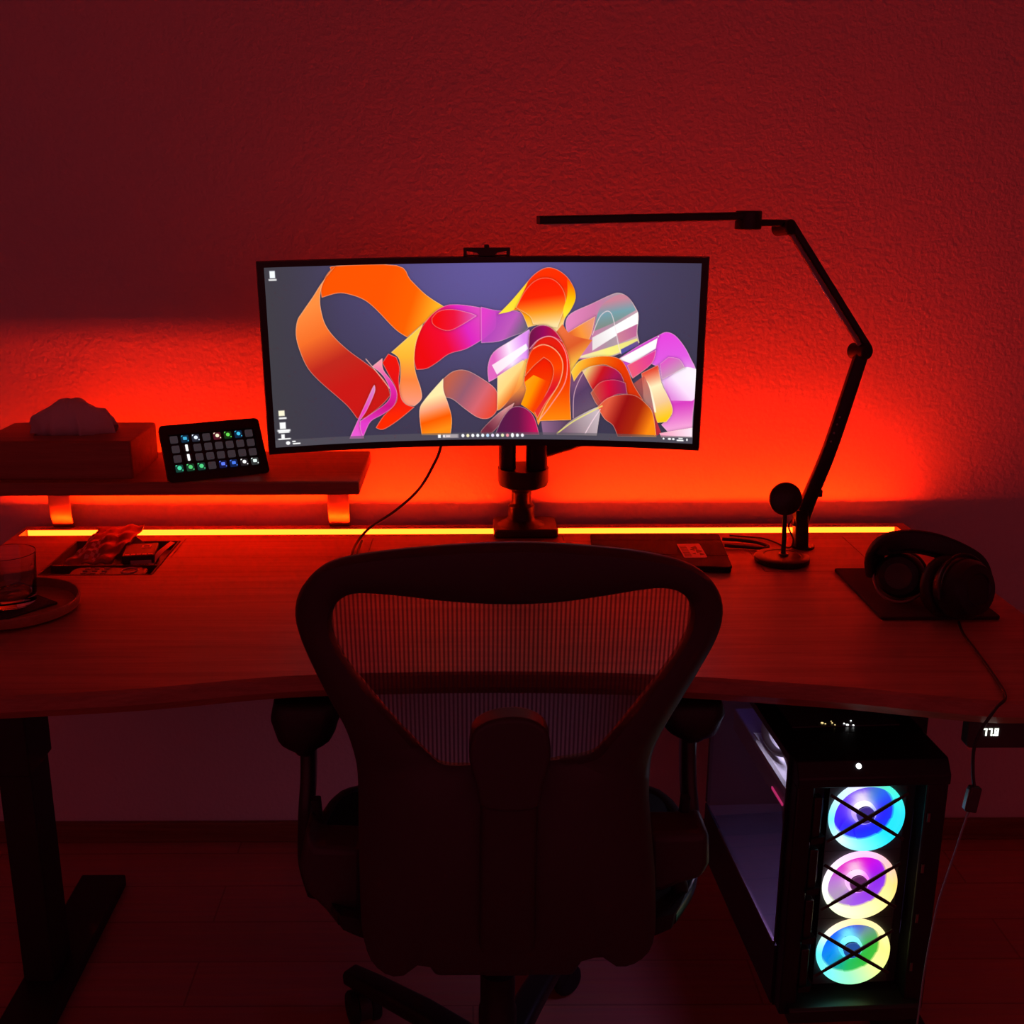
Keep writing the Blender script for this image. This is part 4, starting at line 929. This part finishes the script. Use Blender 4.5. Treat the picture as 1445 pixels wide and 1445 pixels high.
# ------------------------------------------------------------------ office chair
def Yb(x, z):
    pts = [(1.10, 1.285), (.95, 1.31), (.75, 1.345), (.6, 1.34), (.4, 1.325)]
    for (z1, y1), (z0, y0) in zip(pts, pts[1:]):
        if z >= z0: break
    y = y0+(y1-y0)*(z-z0)/(z1-z0)
    return y+.45*min(abs(x-.045), .3)**2
def chair():
    t = thing('office_chair', 'black mesh-back office chair with armrests facing the desk', 'chair', (.04, 1.57, 0))
    def polar(pts, cx, cz, n):
        q = [(p[0], p[1]) for p in cat([(x, z, 0) for x, z in pts], 5, True)]; out = []
        for i in range(n):
            a = PI/2-2*PI*i/n; dx, dz = math.cos(a), math.sin(a); best = None
            for (x1, z1), (x2, z2) in zip(q, q[1:]+q[:1]):
                ex, ez = x2-x1, z2-z1; det = dx*(-ez)+ex*dz
                if abs(det) < 1e-12: continue
                wx, wz = x1-cx, z1-cz
                s = (wx*(-ez)+ex*wz)/det; u = (dx*wz-dz*wx)/det
                if s > 0 and -1e-6 <= u <= 1+1e-6 and (best is None or s > best): best = s
            out.append((cx+dx*best, cz+dz*best))
        return out
    n = 200; cx, cz = .047, .80
    O = polar(PTS['CO'], cx, cz, n); I = polar(PTS['CI'], cx, cz, n)
    bm = bmesh.new(); loops = []
    for f, dy in ((0, .004), (.10, -.006), (.5, -.012), (.9, -.007), (1, .004), (.97, .020), (.5, .026), (.03, .018)):
        loops.append([bm.verts.new((I[i][0]+(O[i][0]-I[i][0])*f, Yb(I[i][0]+(O[i][0]-I[i][0])*f, I[i][1]+(O[i][1]-I[i][1])*f)+dy, I[i][1]+(O[i][1]-I[i][1])*f)) for i in range(n)])
    for k in range(len(loops)):
        A, B = loops[k], loops[(k+1) % len(loops)]
        for i in range(n): bm.faces.new((A[i], A[(i+1) % n], B[(i+1) % n], B[i]))
    obj('back_frame', bm, 'black', t, ang=50)
    bm = bmesh.new(); rings = []
    for f in (.02, .15, .3, .45, .6, .75, .9, 1.03):
        rings.append([bm.verts.new((cx+(I[i][0]-cx)*f, Yb(cx+(I[i][0]-cx)*f, cz+(I[i][1]-cz)*f)+.008, cz+(I[i][1]-cz)*f)) for i in range(n)])
    for A, B in zip(rings, rings[1:]):
        for i in range(n): bm.faces.new((A[i], A[(i+1) % n], B[(i+1) % n], B[i]))
    bm.faces.new(rings[0])
    obj('back_mesh', bm, 'meshfab', t)['label'] = 'see-through ribbed mesh of the backrest'
    # lumbar support and spine
    bm = prism([(p[0], p[1]) for p in cat([(x, z, 0) for x, z in PTS['CP']], 3, True)], 1.300, 1.338)
    obj('lumbar_pad', bm, 'black', t, ang=50, bevel=.008, seg=3)
    obj('spine', sweep([(.048, 1.32, .73), (.047, 1.325, .62), (.046, 1.325, .52), (.046, 1.36, .44)], rrect(.075, .03, .01), upv=(0, 1, 0)), 'black', t)
    lb = sweep(cat([(-.105, 1.365, .665), (-.03, 1.365, .66), (.047, 1.365, .658), (.12, 1.365, .66), (.2, 1.365, .665)], 4), rrect(.03, .085, .01), upv=(0, 0, 1)); obj('lumbar_bar', lb, 'rubber', t)
    # seat
    bm = bmesh.new(); nu, nv = 28, 28; top = []; bot = []
    for j in range(nv+1):
        v = j/nv; ra, rb = [], []
        for i in range(nu+1):
            u = -1+2*i/nu
            hw = .292*(1-.20*max(0, (.45-v)/.45)**2)*(1-.30*max(0, (v-.62)/.38)**3)
            x = .048+u*hw; y = 1.375+.455*v-.03*(abs(u)**3)*max(0, v-.5)*2
            z = .468+.030*abs(u)**2.5-.035*max(0, (v-.72)/.28)**2+.014*(1-v)
            ra.append(bm.verts.new((x, y, z))); rb.append(bm.verts.new((x*.985+.0007, y, z-.038+.014*abs(u)**4)))
        top.append(ra); bot.append(rb)
    for g, fl in ((top, 0), (bot, 1)):
        for a, b in zip(g, g[1:]):
            for i in range(nu): bm.faces.new((a[i], a[i+1], b[i+1], b[i]))
    for i in range(nu):
        for r in (0, nv): bm.faces.new((top[r][i], top[r][i+1], bot[r][i+1], bot[r][i]))
    for j in range(nv):
        for c in (0, nu): bm.faces.new((top[j][c], top[j+1][c], bot[j+1][c], bot[j][c]))
    seat = obj('seat', bm, 'cloth', t, ang=50)
    e = [(.048+s*.286, y, .495) for s, y in ((1, 1.40),)]
    for s in (-1, 1):
        pts = cat([(.048+s*.232, 1.39, .497), (.048+s*.275, 1.47, .497), (.048+s*.290, 1.56, .498), (.048+s*.291, 1.64, .497), (.048+s*.27, 1.75, .482), (.048+s*.225, 1.81, .462)], 4)
        obj('seat_rim', sweep(pts, rrect(.016, .022, .005), upv=(0, 0, 1)), 'satin', seat)
    # tilt mechanism
    obj('tilt_mechanism', prism([(-.055, .385), (.145, .385), (.165, .42), (.150, .448), (-.058, .448), (-.075, .42)], 1.405, 1.66), 'black', t, bevel=.008, seg=3)
    obj('tension_knob', sweep([(.18, 1.52, .415), (.245, 1.52, .42), (.262, 1.52, .42)], circ(.018, 16)), 'rubber', t)
    # armrests
    for side, s in (('armL', -1), ('armR', 1)):
        poly = [(p[0], p[1]) for p in cat([(x, z, 0) for x, z in PTS[side]], 2, True)]
        zt = .738; poly = [(x, min(z+(.012 if z > .715 else 0), zt)) for x, z in poly]
        cxp = sum(p[0] for p in poly)/len(poly); czp = .705
        bm = bmesh.new(); L = []
        for y, f in ((1.575, .55), (1.580, .80), (1.59, .95), (1.605, 1.0), (1.70, 1.0), (1.78, .96), (1.81, .82), (1.822, .5)):
            L.append([bm.verts.new((cxp+(x-cxp)*f, y, czp+(z-czp)*f)) for x, z in poly])
        k = len(poly)
        for A, B in zip(L, L[1:]):
            for i in range(k): bm.faces.new((A[i], A[(i+1) % k], B[(i+1) % k], B[i]))
        bm.faces.new(L[0][::-1]); bm.faces.new(L[-1])
        pad = obj('arm_pad', bm, 'leather', t, ang=50)
        xs = -.2575 if s < 0 else .3395
        obj('arm_post', sweep(cat([(xs, 1.625, .668), (xs+s*.001, 1.615, .60), (xs+s*.003, 1.59, .545), (xs-s*.004, 1.54, .50), (xs-s*.028, 1.48, .475)], 5), rrect(.024, .038, .009), upv=(0, 1, 0)), 'satin', t)
        obj('arm_yoke', prism([(p[0], p[1]) for p in PTS['yokeL' if s < 0 else 'yokeR'] if p[1] < .635], 1.405, 1.475), 'black', t, bevel=.012, seg=3)
        obj('arm_lever', sweep([(xs-s*.034, 1.47, .60), (xs-s*.032, 1.47, .622), (xs-s*.031, 1.47, .640)], rrect(.014, .016, .005), upv=(0, 1, 0)), 'rubber', t)
    obj('tilt_knob', sweep([(.292, 1.44, .535), (.300, 1.44, .515), (.302, 1.44, .498)], rrect(.024, .022, .008), upv=(0, 1, 0)), 'rubber', t)
    # column and five-star base
    BX, BY = .040, 1.57; cm_ = Matrix.Translation(Vector((BX, BY, 0)))
    obj('gas_column', lathe([(0, .07), (.031, .07), (.031, .20), (.0285, .205), (.0285, .27), (.0145, .275), (.0145, .388), (0, .388)], 28, None, cm_), 'black_metal', t)
    obj('base_hub', lathe([(0, .060), (.050, .062), (.056, .07), (.054, .115), (.042, .128), (0, .128)], 32, None, cm_), 'black_metal', t)
    for k in range(5):
        a = R(66.7+72*k-.0); d = Vector((math.cos(a), math.sin(a), 0)); c = Vector((BX, BY, 0))
        lg = obj('base_leg', sweep([c+d*.040+Vector((0, 0, .098)), c+d*.17+Vector((0, 0, .098)), c+d*.30+Vector((0, 0, .087)), c+d*.357+Vector((0, 0, .081))], rrect(.050, .036, .010), upv=(0, 0, 1), taper=lambda q: 1.05-.28*q), 'black_metal', t)
        wc = c+d*.325; a2 = a+R(62); ax = Vector((math.cos(a2), math.sin(a2), 0)); wc = wc+Vector((0, 0, .031))
        fk = bmesh.new(); tube([wc+Vector((0, 0, .006)), wc+Vector((0, 0, .042))], .006, 10, fk)
        hood = [(0, -.011), (.0265, -.011), (.0265, .011), (0, .011)]
        cs = obj('caster', lathe(hood, 24, fk, frame_mx(wc, ax, (0, 0, 1))), 'black', t)
        for s in (-1, 1):
            obj('wheel', lathe([(0, 0), (.012, .0), (.014, .0015), (.022, .0015), (.0275, 0), (.031, -.004), (.031, -.014), (.029, -.016), (0, -.016)], 28, None, frame_mx(wc+ax*s*.0285, ax*s, (0, 0, 1))), 'rubber', cs)
chair()

# ------------------------------------------------------------------ light, camera, colour
w = bpy.data.worlds.new('night'); bpy.context.scene.world = w; w.use_nodes = True
bg = w.node_tree.nodes['Background']; bg.inputs['Color'].default_value = (1.0, .11, .20, 1); bg.inputs['Strength'].default_value = .18
sc = bpy.context.scene
cam = bpy.data.cameras.new('camera'); co = bpy.data.objects.new('camera', cam); C.objects.link(co); sc.camera = co
p_, r_ = R(15.6), .004
fw = Vector((0, math.cos(p_), -math.sin(p_))); u0 = Vector((0, math.sin(p_), math.cos(p_))); r0 = Vector((1, 0, 0))
up = u0*math.cos(r_)+r0*math.sin(r_); rt = r0*math.cos(r_)-u0*math.sin(r_)
co.matrix_world = Matrix.Translation(Vector((0, 0, 1.48))) @ Matrix((rt, up, -fw)).transposed().to_4x4()
cam.sensor_fit = 'HORIZONTAL'; cam.sensor_width = 36; cam.lens = 36*1600/1445
cam.shift_x = (722.5-665)/1445; cam.shift_y = 0
cam.clip_start = .05
vs = sc.view_settings; vs.view_transform = 'Standard'; vs.look = 'None'; vs.exposure = 0; vs.gamma = 1; vs.use_curve_mapping = False
sc.cycles.use_denoising = True
sc.cycles.max_bounces = 10; sc.cycles.diffuse_bounces = 6; sc.cycles.transparent_max_bounces = 16
sc.cycles.caustics_reflective = False; sc.cycles.caustics_refractive = False
sc.cycles.sample_clamp_indirect = 6
